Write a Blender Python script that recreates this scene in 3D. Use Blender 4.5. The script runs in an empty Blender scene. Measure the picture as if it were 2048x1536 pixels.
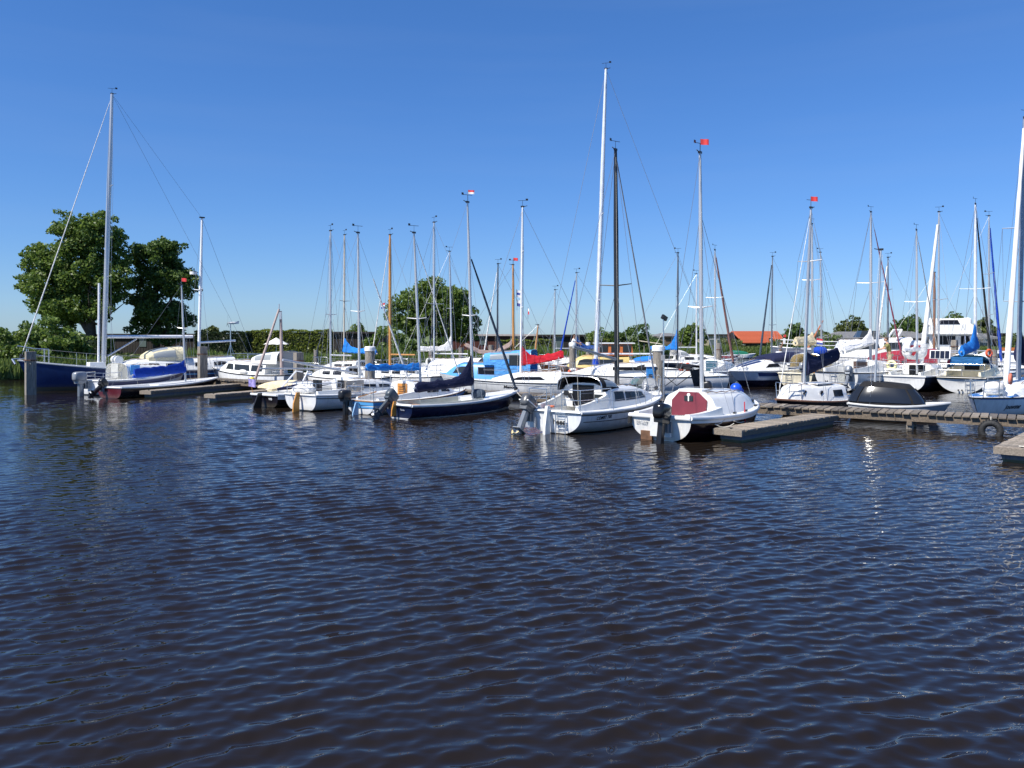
import bpy, math, random
import numpy as np
from mathutils import Vector, Matrix
from mathutils.bvhtree import BVHTree
R = math.radians
random.seed(7)
RNG = np.random.default_rng(11)
scene = bpy.context.scene
COL = scene.collection

# ------------------------------------------------------------------ camera
FPX, HOR, CX, HCAM = 1595.0, 668.0, 1024.0, 3.0      # focal length and horizon of the photograph, eye height above the water
cam_d = bpy.data.cameras.new('camera')
cam_d.sensor_width = 36.0
cam_d.lens = 36.0 * FPX / 2048.0
cam_d.shift_y = (HOR - 768.0) / 2048.0
cam_d.clip_start = 0.1
cam_d.clip_end = 6000
cam = bpy.data.objects.new('camera', cam_d)
COL.objects.link(cam)
cam.location = (0, 0, HCAM)
cam.rotation_euler = (R(90), 0, 0)
scene.camera = cam

# ------------------------------------------------------------------ sky, sun, exposure
SUN_AZ = Vector((-0.80, -0.60, 0)).normalized()       # towards the sun: left of and behind the camera
SUN_EL = R(50)
sun_dir = Vector((SUN_AZ.x * math.cos(SUN_EL), SUN_AZ.y * math.cos(SUN_EL), math.sin(SUN_EL)))
world = bpy.data.worlds.new('World')
scene.world = world
world.use_nodes = True
wn, wl = world.node_tree.nodes, world.node_tree.links
bgn = wn['Background']
sky = wn.new('ShaderNodeTexSky')
sky.sky_type = 'NISHITA'
sky.sun_disc = False
sky.sun_elevation = SUN_EL
sky.sun_rotation = math.atan2(SUN_AZ.x, SUN_AZ.y)
sky.altitude = 0
sky.air_density = 1.0
sky.dust_density = 0.15
sky.ozone_density = 6.0
hsv = wn.new('ShaderNodeHueSaturation')
hsv.inputs['Saturation'].default_value = 1.12
hsv.inputs['Hue'].default_value = 0.508
wl.new(sky.outputs[0], hsv.inputs['Color'])
# one colour grade for the whole sky dome (the photograph's phone camera renders its blues richer)
EXPO = 0.48
sep = wn.new('ShaderNodeSeparateColor'); comb = wn.new('ShaderNodeCombineColor')
wl.new(hsv.outputs[0], sep.inputs[0])
for i, (gain, pw) in enumerate(((0.67, 0.86), (0.86, 0.77), (1.24, 0.79))):
    m1 = wn.new('ShaderNodeMath'); m1.operation = 'MULTIPLY'; m1.inputs[1].default_value = 0.1
    m2 = wn.new('ShaderNodeMath'); m2.operation = 'POWER'; m2.inputs[1].default_value = pw
    m3 = wn.new('ShaderNodeMath'); m3.operation = 'MULTIPLY'; m3.inputs[1].default_value = gain * 10 / 2 ** EXPO
    wl.new(sep.outputs[i], m1.inputs[0]); wl.new(m1.outputs[0], m2.inputs[0]); wl.new(m2.outputs[0], m3.inputs[0]); wl.new(m3.outputs[0], comb.inputs[i])
# faint high streaks of thin cloud over the whole dome
gn = wn.new('ShaderNodeTexCoord'); cm = wn.new('ShaderNodeMapping'); cm.inputs['Scale'].default_value = (1.6, 1.6, 16.0)
cn = wn.new('ShaderNodeTexNoise'); cn.inputs['Scale'].default_value = 1.3; cn.inputs['Detail'].default_value = 4
cr = wn.new('ShaderNodeMapRange'); cr.inputs[1].default_value = 0.45; cr.inputs[2].default_value = 0.75; cr.inputs[4].default_value = 0.045
cx_ = wn.new('ShaderNodeMix'); cx_.data_type = 'RGBA'; cx_.inputs[7].default_value = (3.2, 3.9, 5.2, 1)
wl.new(gn.outputs['Generated'], cm.inputs[0]); wl.new(cm.outputs[0], cn.inputs['Vector']); wl.new(cn.outputs['Fac'], cr.inputs[0])
wl.new(cr.outputs[0], cx_.inputs[0]); wl.new(comb.outputs[0], cx_.inputs[6])
wl.new(cx_.outputs[2], bgn.inputs['Color'])
bgn.inputs['Strength'].default_value = 0.10
sun_d = bpy.data.lights.new('sun', 'SUN')
sun_d.energy = 5.0
sun_d.angle = R(0.53)
sun_d.color = (1.0, 0.95, 0.87)
sun = bpy.data.objects.new('sun', sun_d)
COL.objects.link(sun)
sun.rotation_euler = (-sun_dir).to_track_quat('-Z', 'Y').to_euler()
vs = scene.view_settings
vs.view_transform = 'Standard'
vs.look = 'None'
vs.exposure = EXPO
vs.gamma = 1.0
vs.use_curve_mapping = False
scene.cycles.max_bounces = 8
scene.cycles.transparent_max_bounces = 12
scene.cycles.caustics_reflective = True
scene.cycles.blur_glossy = 0.05

def gx(px, Y): return (px - CX) / FPX * Y                       # sideways metres of a picture column at depth Y
def gz(py, Y): return HCAM - (py - HOR) / FPX * Y               # height of a picture row at depth Y
def at(px, py, z=0.0):                                          # ground point seen at a picture point
    Y = FPX * (HCAM - z) / (py - HOR)
    return Vector((gx(px, Y), Y, z))

# ------------------------------------------------------------------ materials
MATS = {}
def _new(name):
    m = bpy.data.materials.new(name)
    m.use_nodes = True
    return m, m.node_tree.nodes, m.node_tree.links, m.node_tree.nodes['Principled BSDF']
def pm(name, rgb, rough=0.5, var=0.12, scale=4.0, metal=0.0, bump=0.0, bscale=30.0, coat=0.0, stretch=None, dirt=None, dirt_amt=0.0):
    if name in MATS: return MATS[name]
    m, n, l, b = _new(name)
    b.inputs['Roughness'].default_value = rough
    b.inputs['Metallic'].default_value = metal
    b.inputs['Coat Weight'].default_value = coat
    tc = n.new('ShaderNodeTexCoord')
    vec = tc.outputs['Object']
    if stretch:
        mp = n.new('ShaderNodeMapping'); mp.inputs['Scale'].default_value = stretch
        l.new(vec, mp.inputs['Vector']); vec = mp.outputs['Vector']
    t = n.new('ShaderNodeTexNoise'); t.inputs['Scale'].default_value = scale; t.inputs['Detail'].default_value = 6
    l.new(vec, t.inputs['Vector'])
    r = n.new('ShaderNodeValToRGB')
    r.color_ramp.elements[0].position = 0.3; r.color_ramp.elements[1].position = 0.7
    lo = [max(0, c * (1 - var)) for c in rgb]; hi = [min(1, c * (1 + var)) for c in rgb]
    r.color_ramp.elements[0].color = (*lo, 1); r.color_ramp.elements[1].color = (*hi, 1)
    l.new(t.outputs['Fac'], r.inputs['Fac'])
    out = r.outputs['Color']
    if dirt:
        t3 = n.new('ShaderNodeTexNoise'); t3.inputs['Scale'].default_value = scale * 2.3; t3.inputs['Detail'].default_value = 8
        l.new(vec, t3.inputs['Vector'])
        mr = n.new('ShaderNodeMapRange'); mr.inputs[1].default_value = 0.52; mr.inputs[2].default_value = 0.75
        mr.inputs[4].default_value = dirt_amt
        l.new(t3.outputs['Fac'], mr.inputs[0])
        mx = n.new('ShaderNodeMix'); mx.data_type = 'RGBA'
        l.new(mr.outputs[0], mx.inputs[0]); l.new(out, mx.inputs[6]); mx.inputs[7].default_value = (*dirt, 1)
        out = mx.outputs[2]
    l.new(out, b.inputs['Base Color'])
    if bump:
        t2 = n.new('ShaderNodeTexNoise'); t2.inputs['Scale'].default_value = bscale; t2.inputs['Detail'].default_value = 5
        l.new(vec, t2.inputs['Vector'])
        bp = n.new('ShaderNodeBump'); bp.inputs['Strength'].default_value = bump; bp.inputs['Distance'].default_value = 0.05
        l.new(t2.outputs['Fac'], bp.inputs['Height']); l.new(bp.outputs['Normal'], b.inputs['Normal'])
    MATS[name] = m
    return m
def hullm(name, rgb, boot=(0.02, 0.025, 0.03), bh=0.06, rough=0.22, stain=0.35, stainc=(0.25, 0.22, 0.15)):
    """Gelcoat or paint with an antifouled bottom and a grubby waterline band."""
    if name in MATS: return MATS[name]
    m, n, l, b = _new(name)
    b.inputs['Roughness'].default_value = rough
    tc = n.new('ShaderNodeTexCoord'); sx = n.new('ShaderNodeSeparateXYZ')
    l.new(tc.outputs['Object'], sx.inputs[0])
    nz = n.new('ShaderNodeTexNoise'); nz.inputs['Scale'].default_value = 3.0; nz.inputs['Detail'].default_value = 7
    mp = n.new('ShaderNodeMapping'); mp.inputs['Scale'].default_value = (2.0, 2.0, 0.6)
    l.new(tc.outputs['Object'], mp.inputs[0]); l.new(mp.outputs[0], nz.inputs['Vector'])
    # soft growth line just above the boot top
    ad = n.new('ShaderNodeMath'); ad.operation = 'MULTIPLY_ADD'; ad.inputs[1].default_value = -0.30; 
    l.new(nz.outputs['Fac'], ad.inputs[0]); l.new(sx.outputs['Z'], ad.inputs[2])
    g = n.new('ShaderNodeMapRange'); g.inputs[1].default_value = bh + 0.02 ; g.inputs[2].default_value = bh - 0.16
    g.inputs[3].default_value = 0; g.inputs[4].default_value = stain
    l.new(ad.outputs[0], g.inputs[0])
    base = n.new('ShaderNodeMix'); base.data_type = 'RGBA'
    r = n.new('ShaderNodeValToRGB'); r.color_ramp.elements[0].position = .3; r.color_ramp.elements[1].position = .75
    r.color_ramp.elements[0].color = (*[c * .88 for c in rgb], 1); r.color_ramp.elements[1].color = (*[min(1, c * 1.06) for c in rgb], 1)
    l.new(nz.outputs['Fac'], r.inputs['Fac'])
    l.new(g.outputs[0], base.inputs[0]); l.new(r.outputs['Color'], base.inputs[6]); base.inputs[7].default_value = (*stainc, 1)
    sk = n.new('ShaderNodeTexNoise'); sk.inputs['Scale'].default_value = 5.0; sk.inputs['Detail'].default_value = 5
    mp2 = n.new('ShaderNodeMapping'); mp2.inputs['Scale'].default_value = (2.5, 2.5, 0.22)
    l.new(tc.outputs['Object'], mp2.inputs[0]); l.new(mp2.outputs[0], sk.inputs['Vector'])
    sm = n.new('ShaderNodeMapRange'); sm.inputs[1].default_value = 0.54; sm.inputs[2].default_value = 0.72; sm.inputs[4].default_value = min(.45, stain * .9)
    l.new(sk.outputs['Fac'], sm.inputs[0])
    sb = n.new('ShaderNodeMix'); sb.data_type = 'RGBA'
    l.new(sm.outputs[0], sb.inputs[0]); l.new(base.outputs[2], sb.inputs[6]); sb.inputs[7].default_value = (*[lerp_c * .62 for lerp_c in rgb], 1)
    lt = n.new('ShaderNodeMath'); lt.operation = 'LESS_THAN'; lt.inputs[1].default_value = bh
    l.new(sx.outputs['Z'], lt.inputs[0])
    mx = n.new('ShaderNodeMix'); mx.data_type = 'RGBA'
    l.new(lt.outputs[0], mx.inputs[0]); l.new(sb.outputs[2], mx.inputs[6]); mx.inputs[7].default_value = (*boot, 1)
    l.new(mx.outputs[2], b.inputs['Base Color'])
    MATS[name] = m
    return m
def leafm(name, c1, c2):
    if name in MATS: return MATS[name]
    m, n, l, b = _new(name)
    g = n.new('ShaderNodeNewGeometry')
    r = n.new('ShaderNodeValToRGB')
    r.color_ramp.elements[0].color = (*c1, 1); r.color_ramp.elements[1].color = (*c2, 1)
    l.new(g.outputs['Random Per Island'], r.inputs['Fac'])
    l.new(r.outputs['Color'], b.inputs['Base Color'])
    b.inputs['Roughness'].default_value = 0.5
    tr = n.new('ShaderNodeBsdfTranslucent'); l.new(r.outputs['Color'], tr.inputs['Color'])
    ms = n.new('ShaderNodeMixShader'); ms.inputs[0].default_value = 0.42
    out = n['Material Output']
    l.new(b.outputs[0], ms.inputs[1]); l.new(tr.outputs[0], ms.inputs[2]); l.new(ms.outputs[0], out.inputs['Surface'])
    MATS[name] = m
    return m
def glassm(name, rgb, rough=0.06, spec=0.5):
    if name in MATS: return MATS[name]
    m, n, l, b = _new(name)
    b.inputs['Base Color'].default_value = (*rgb, 1); b.inputs['Roughness'].default_value = rough
    b.inputs['IOR'].default_value = 1.5; b.inputs['Specular IOR Level'].default_value = spec
    MATS[name] = m
    return m
def clearm(name, rgb=(0.7, 0.72, 0.7), alpha=0.45, rough=0.12):
    if name in MATS: return MATS[name]
    m, n, l, b = _new(name)
    b.inputs['Base Color'].default_value = (*rgb, 1); b.inputs['Roughness'].default_value = rough
    b.inputs['Alpha'].default_value = alpha
    MATS[name] = m
    return m

WHITE = lambda: pm('gelcoat white', (0.78, 0.78, 0.75), 0.28, 0.04, 2.0, dirt=(0.55, 0.52, 0.44), dirt_amt=0.25)
CREAM = lambda: pm('gelcoat cream', (0.72, 0.67, 0.52), 0.3, 0.05, 2.0, dirt=(0.5, 0.45, 0.3), dirt_amt=0.25)
GREYW = lambda: pm('deck grey white', (0.66, 0.67, 0.66), 0.5, 0.06, 3.0, dirt=(0.4, 0.4, 0.36), dirt_amt=0.3)
ALU = lambda: pm('mast aluminium', (0.55, 0.56, 0.57), 0.38, 0.06, 6.0, metal=0.55, stretch=(3, 3, .3))
ALUW = lambda: pm('white spar paint', (0.75, 0.76, 0.77), 0.35, 0.04, 5.0)
BLACK = lambda: pm('black paint', (0.018, 0.018, 0.02), 0.32, 0.1, 5.0)
DARKSPAR = lambda: pm('anodised dark spar', (0.06, 0.07, 0.085), 0.35, 0.1, 5.0, metal=0.4)
STEEL = lambda: pm('stainless tube', (0.62, 0.63, 0.64), 0.25, 0.05, 8.0, metal=0.9)
WIRE = lambda: pm('rigging wire', (0.30, 0.31, 0.33), 0.4, 0.1, 8.0, metal=0.6)
ROPE = lambda: pm('pale rope', (0.55, 0.52, 0.45), 0.9, 0.2, 30.0)
VARN = lambda: pm('varnished spruce', (0.50, 0.24, 0.07), 0.35, 0.2, 6.0, stretch=(4, 4, .4))
WOODB = lambda: pm('brown stained wood', (0.22, 0.10, 0.05), 0.5, 0.25, 5.0, stretch=(4, 4, .5))
TINT = lambda: glassm('tinted acrylic', (0.010, 0.011, 0.014), 0.16, 0.22)
GLASS = lambda: glassm('cabin glass', (0.028, 0.034, 0.038), 0.08, 0.35)
RUBBER = lambda: pm('black rubber', (0.02, 0.02, 0.02), 0.7, 0.2, 10.0, bump=.3)
def canvas(name, rgb):
    m = pm('canvas ' + name, rgb, 0.85, 0.18, 5.0, bump=0.9, bscale=5.0, stretch=(1.0, 1.0, 1.7))
    m.node_tree.nodes['Principled BSDF'].inputs['Specular IOR Level'].default_value = 0.15
    return m

# ------------------------------------------------------------------ mesh builder
class MB:
    def __init__(s): s.v = []; s.f = []
    def add(s, vs, fs):
        o = len(s.v); s.v += [tuple(p) for p in vs]; s.f += [tuple(i + o for i in f) for f in fs]; return s
    def box(s, cx, cy, cz, sx, sy, sz, rz=0.0, ry=0.0, taper=1.0):
        c, sn = math.cos(rz), math.sin(rz); c2, s2 = math.cos(ry), math.sin(ry)
        P = []
        for dz in (-.5, .5):
            k = taper if dz > 0 else 1.0
            for dx, dy in ((-.5, -.5), (.5, -.5), (.5, .5), (-.5, .5)):
                x, y, z = dx * sx * k, dy * sy * k, dz * sz
                x, z = x * c2 + z * s2, -x * s2 + z * c2
                P.append((cx + x * c - y * sn, cy + x * sn + y * c, cz + z))
        return s.add(P, [(0, 3, 2, 1), (4, 5, 6, 7), (0, 1, 5, 4), (1, 2, 6, 5), (2, 3, 7, 6), (3, 0, 4, 7)])
    def tube(s, pts, rad, n=6, cap=True, flat=1.0):
        pts = [Vector(p) for p in pts]
        if not isinstance(rad, (list, tuple)): rad = [rad] * len(pts)
        P = []; F = []
        m = len(pts)
        for i, p in enumerate(pts):
            d = (pts[min(i + 1, m - 1)] - pts[max(i - 1, 0)])
            d = d.normalized() if d.length > 1e-9 else Vector((0, 0, 1))
            u = d.cross(Vector((0, 0, 1)))
            if u.length < 1e-3: u = d.cross(Vector((0, 1, 0)))
            u.normalize(); w = u.cross(d)
            for k in range(n):
                a = 2 * math.pi * k / n
                P.append(p + (u * math.cos(a) * flat + w * math.sin(a)) * rad[i])
        for i in range(m - 1):
            for k in range(n):
                F.append((i * n + k, i * n + (k + 1) % n, (i + 1) * n + (k + 1) % n, (i + 1) * n + k))
        if cap:
            F.append(tuple(range(n))[::-1]); F.append(tuple(range((m - 1) * n, m * n)))
        return s.add(P, F)
    def loft(s, secs, closed=False, capa=False, capb=False):
        n = len(secs[0]); P = [p for sec in secs for p in sec]; F = []
        for i in range(len(secs) - 1):
            for k in range(n if closed else n - 1):
                F.append((i * n + k, i * n + (k + 1) % n, (i + 1) * n + (k + 1) % n, (i + 1) * n + k))
        if capa: F.append(tuple(range(n))[::-1])
        if capb: F.append(tuple(range((len(secs) - 1) * n, len(secs) * n)))
        return s.add(P, F)
    def ell(s, c, r, nu=12, nv=8, pw=1.0):
        secs = []
        for j in range(nv + 1):
            th = math.pi * (0.02 + 0.96 * j / nv)
            z = math.copysign(abs(math.cos(th)) ** pw, math.cos(th)); q = math.sin(th) ** pw
            secs.append([(c[0] + r[0] * q * math.copysign(abs(math.cos(a)) ** pw, math.cos(a)),
                          c[1] + r[1] * q * math.copysign(abs(math.sin(a)) ** pw, math.sin(a)), c[2] + r[2] * z)
                         for a in [2 * math.pi * k / nu for k in range(nu)]])
        return s.loft(secs[::-1], True, True, True)
    def ring(s, c, R0, r0, axis='x', n=20, m=8):
        secs = []
        for i in range(n + 1):
            a = 2 * math.pi * i / n; q = []
            for k in range(m):
                t = 2 * math.pi * k / m; rr = R0 + r0 * math.cos(t); h = r0 * math.sin(t)
                p = (h, rr * math.cos(a), rr * math.sin(a)) if axis == 'x' else (rr * math.cos(a), h, rr * math.sin(a)) if axis == 'y' else (rr * math.cos(a), rr * math.sin(a), h)
                q.append((c[0] + p[0], c[1] + p[1], c[2] + p[2]))
            secs.append(q)
        return s.loft(secs, True)
    def xf(s, M):
        s.v = [tuple(M @ Vector(p)) for p in s.v]; return s
    def mesh(s, name, smooth=False, ang=None):
        me = bpy.data.meshes.new(name)
        me.from_pydata(s.v, [], s.f); me.validate(); me.update()
        if smooth:
            me.polygons.foreach_set('use_smooth', [True] * len(me.polygons))
            me.set_sharp_from_angle(angle=R(ang or 35))
        return me
    def build(s, name, mat, parent=None, smooth=False, ang=None, loc=None):
        return link(name, s.mesh(name, smooth, ang), mat, parent, loc)

def link(name, me, mat, parent=None, loc=None):
    o = bpy.data.objects.new(name, me)
    if mat and not me.materials: me.materials.append(mat)
    COL.objects.link(o)
    if parent: o.parent = parent
    if loc is not None: o.location = loc
    return o
def tag(o, label, cat=None, group=None, kind=None):
    if label: o['label'] = label
    if cat: o['category'] = cat
    if group: o['group'] = group
    if kind: o['kind'] = kind
    return o
def empty(name, label, cat, loc=(0, 0, 0), rz=0.0, group=None):
    o = bpy.data.objects.new(name, None); COL.objects.link(o)
    o.location = loc; o.rotation_euler = (0, 0, rz); o.empty_display_size = .2
    return tag(o, label, cat, group)
def struct(o): o['kind'] = 'structure'; return o
def text_mesh(txt, size, extrude=0.0, shear=0.0, space=1.0):
    cu = bpy.data.curves.new('lettering', 'FONT'); cu.body = txt; cu.size = size; cu.extrude = extrude
    cu.shear = shear; cu.space_character = space; cu.resolution_u = 3; cu.offset = size * 0.035
    ob = bpy.data.objects.new('lettering', cu); COL.objects.link(ob)
    bpy.context.view_layer.update()
    me = bpy.data.meshes.new_from_object(ob.evaluated_get(bpy.context.evaluated_depsgraph_get()))
    bpy.data.objects.remove(ob); bpy.data.curves.remove(cu)
    return me

# ------------------------------------------------------------------ water
def water_material():
    m, n, l, b = _new('harbour water')
    b.inputs['Base Color'].default_value = (0.0135, 0.010, 0.0075, 1)
    b.inputs['Roughness'].default_value = 0.012
    b.inputs['IOR'].default_value = 1.333
    tc = n.new('ShaderNodeTexCoord')
    at_ = n.new('ShaderNodeAttribute'); at_.attribute_name = 'calm'      # 1 where the mesh itself carries the ripples
    h = None
    for sc, rot, st, amp in (((1.3, 3.6, 1), -26, 1.5, 1.0), ((1.6, 3.2, 1), -8, 3.0, 0.42), ((2.0, 3.4, 1), -44, 6.0, 0.14)):
        mp = n.new('ShaderNodeMapping'); mp.inputs['Scale'].default_value = sc; mp.inputs['Rotation'].default_value = (0, 0, R(rot))
        l.new(tc.outputs['Object'], mp.inputs['Vector'])
        t = n.new('ShaderNodeTexNoise'); t.inputs['Scale'].default_value = st; t.inputs['Detail'].default_value = 2; t.inputs['Roughness'].default_value = .5
        t.inputs['Distortion'].default_value = 0.25
        l.new(mp.outputs[0], t.inputs['Vector'])
        mm = n.new('ShaderNodeMath'); mm.operation = 'MULTIPLY'; mm.inputs[1].default_value = amp
        l.new(t.outputs['Fac'], mm.inputs[0])
        if h is None: h = mm.outputs[0]
        else:
            a = n.new('ShaderNodeMath'); a.operation = 'ADD'; l.new(h, a.inputs[0]); l.new(mm.outputs[0], a.inputs[1]); h = a.outputs[0]
    st = n.new('ShaderNodeMapRange'); st.inputs[1].default_value = 0; st.inputs[2].default_value = 1; st.inputs[3].default_value = 0.017; st.inputs[4].default_value = 0.005
    l.new(at_.outputs['Fac'], st.inputs[0])
    bp = n.new('ShaderNodeBump'); bp.inputs['Strength'].default_value = 1.0
    l.new(st.outputs[0], bp.inputs['Distance'])
    l.new(h, bp.inputs['Height']); l.new(bp.outputs['Normal'], b.inputs['Normal'])
    return m
WATER = water_material()
def water_sheet():
    rows, cols = 1240, 800
    Yr = 4.6 * (46 / 4.6) ** (np.arange(rows) / (rows - 1))
    s = np.linspace(-1, 1, cols)
    Y = np.repeat(Yr[:, None], cols, 1); X = s[None, :] * (Y * 0.68 + 1.6)
    Z = np.zeros_like(X); DX = np.zeros_like(X); DY = np.zeros_like(X)
    sp = np.maximum(Yr * 0.0019, (Yr * 0.68 + 1.6) * 2 / cols)[:, None]
    warp = 0.5 * np.sin(0.23 * X + 0.31 * Y + 1.0) + 0.6 * np.sin(-0.17 * X + 0.21 * Y + 2.2) + .35 * np.sin(.9 * X - .5 * Y)
    gust = 0.82 + 0.20 * np.sin(0.33 * X + 0.12 * Y + 0.5 + warp) + 0.16 * np.sin(-0.21 * X + 0.42 * Y + 1.9) + .10 * np.sin(1.1 * X + .9 * Y + warp)
    comps = []
    for i in range(110):
        lam = 0.065 * (1.0 / 0.065) ** RNG.random(); k = 2 * math.pi / lam
        ang = R(116) + RNG.normal(0, R(12 if lam > .3 else 26))
        comps.append((lam, k, ang, lam * (0.6 + 0.8 * RNG.random()) * math.exp(-(math.log(lam / .24) / .68) ** 2), RNG.random() * 6.283, 1.0 + 1.5 * RNG.random()))
    g = 0.185 / math.sqrt(sum((a * k) ** 2 / 2 for _, k, _, a, _, _ in comps))
    kept = np.zeros((rows, 1)); tot = sum((a * k) ** 2 for _, k, _, a, _, _ in comps)
    for lam, k, ang, a, ph, wv in comps:
        fade = np.exp(-(sp * k * 0.42) ** 4)
        if fade.max() < .02: continue
        kept += fade ** 2 * (a * k) ** 2 / tot
        r1 = int(np.searchsorted(-fade[:, 0], -.01)); r1 = rows if r1 == 0 else r1
        p = k * (math.cos(ang) * X[:r1] + math.sin(ang) * Y[:r1]) + ph + warp[:r1] * wv
        af = a * g * fade[:r1]; cp = np.cos(p)
        Z[:r1] += af * np.sin(p); DX[:r1] += af * math.cos(ang) * cp; DY[:r1] += af * math.sin(ang) * cp
    lee = 1 - .36 * np.clip((Y - 9) / 16, 0, 1); gust = gust * lee
    Z *= gust; X = X + .52 * gust * DX; Y = Y + .52 * gust * DY
    calm = np.repeat(np.sqrt(np.clip(kept, 0, 1)), cols, 1)
    V = np.stack([X, Y, Z], -1).reshape(-1, 3).astype(np.float32)
    idx = np.arange(rows * cols).reshape(rows, cols)
    F = np.stack([idx[:-1, :-1], idx[:-1, 1:], idx[1:, 1:], idx[1:, :-1]], -1).reshape(-1, 4)
    me = bpy.data.meshes.new('water')
    me.vertices.add(len(V)); me.vertices.foreach_set('co', V.ravel())
    me.loops.add(F.size); me.loops.foreach_set('vertex_index', F.ravel().astype(np.int32))
    me.polygons.add(len(F)); me.polygons.foreach_set('loop_start', np.arange(0, F.size, 4, dtype=np.int32))
    me.update(calc_edges=True)
    me.polygons.foreach_set('use_smooth', np.ones(len(F), dtype=bool))
    me.attributes.new('calm', 'FLOAT', 'POINT').data.foreach_set('value', calm.ravel().astype(np.float32))
    return struct(link('water', me, WATER))
water_sheet()
def flat(name, pts, z, mat):
    return struct(MB().add([(x, y, z) for x, y in pts], [tuple(range(len(pts)))]).build(name, mat))
# the rest of the basin: a sheet all round the rippled part, a hair lower
flat('water_beyond', [(-900, -60), (900, -60), (900, 1500), (-900, 1500)], -0.05, WATER)

# ------------------------------------------------------------------ land
GRASS = pm('rough grass ground', (0.10, 0.13, 0.035), 0.9, 0.35, 0.6, bump=.6, bscale=6)
SHORE = [(-400, 40), (-60, 46), (-35, 51), (-29, 56), (-20, 60), (-10, 66), (2, 70), (13, 75), (18, 90), (26, 107), (45, 110), (72, 106), (120, 98), (420, 95)]
def shore_y(x):
    for (x0, y0), (x1, y1) in zip(SHORE, SHORE[1:]):
        if x0 <= x <= x1: return y0 + (y1 - y0) * (x - x0) / (x1 - x0)
    return 95
def land():
    m = MB(); secs = []
    xs = sorted(set([p[0] for p in SHORE] + list(range(-60, 121, 3))))
    for x in xs:
        y = shore_y(x) + 0.5 * math.sin(x * .9) + .3 * math.sin(x * 2.3)
        secs.append([(x, y, -.4), (x, y + 1.0, 0.25), (x, y + 2.6, 0.55), (x, y + 6, .75 + .1 * math.sin(x)), (x, y + 14, .85), (x, y + 60, .9), (x * 1.0, 700, .9), (x * 4.0, 4500, .6)])
    m.loft(secs)
    struct(m.build('terrain', GRASS, smooth=True, ang=60))
land()

def cards(pts, size, mat, name, parent=None, up=0.15, aspect=0.62, sizes=None):
    """Leaf-sized bent quads at pts (N,3)."""
    N = len(pts)
    nrm = RNG.normal(size=(N, 3)); nrm[:, 2] += up * 2; nrm /= np.linalg.norm(nrm, axis=1)[:, None]
    t = RNG.normal(size=(N, 3)); t -= (t * nrm).sum(1)[:, None] * nrm; t /= np.linalg.norm(t, axis=1)[:, None]
    w = np.cross(nrm, t)
    s = (size * (0.6 + 0.8 * RNG.random(N)))[:, None] if sizes is None else sizes[:, None]
    a = pts - t * s * .5; b = pts + w * s * .5 * aspect + nrm * s * .10; c = pts + t * s * .5; d = pts - w * s * .5 * aspect + nrm * s * .10
    V = np.stack([a, b, c, d], 1).reshape(-1, 3).astype(np.float32)
    me = bpy.data.meshes.new(name)
    me.vertices.add(4 * N); me.vertices.foreach_set('co', V.ravel())
    me.loops.add(4 * N); me.loops.foreach_set('vertex_index', np.arange(4 * N, dtype=np.int32))
    me.polygons.add(N); me.polygons.foreach_set('loop_start', np.arange(0, 4 * N, 4, dtype=np.int32))
    me.update(calc_edges=True)
    return link(name, me, mat, parent)
LEAF_A = leafm('maple leaves', (0.06, 0.115, 0.018), (0.20, 0.28, 0.055))
LEAF_B = leafm('dark maple leaves', (0.04, 0.085, 0.016), (0.13, 0.20, 0.042))
LEAF_C = leafm('olive leaves', (0.06, 0.09, 0.02), (0.17, 0.20, 0.055))
LEAF_H = leafm('hedge leaves', (0.09, 0.13, 0.016), (0.25, 0.29, 0.045))
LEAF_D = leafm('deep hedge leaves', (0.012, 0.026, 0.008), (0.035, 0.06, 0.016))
LEAF_R = leafm('reed blades', (0.07, 0.13, 0.026), (0.20, 0.26, 0.065))
BARK = pm('tree bark', (0.07, 0.055, 0.04), 0.9, 0.35, 6, bump=.8, bscale=8)

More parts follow.
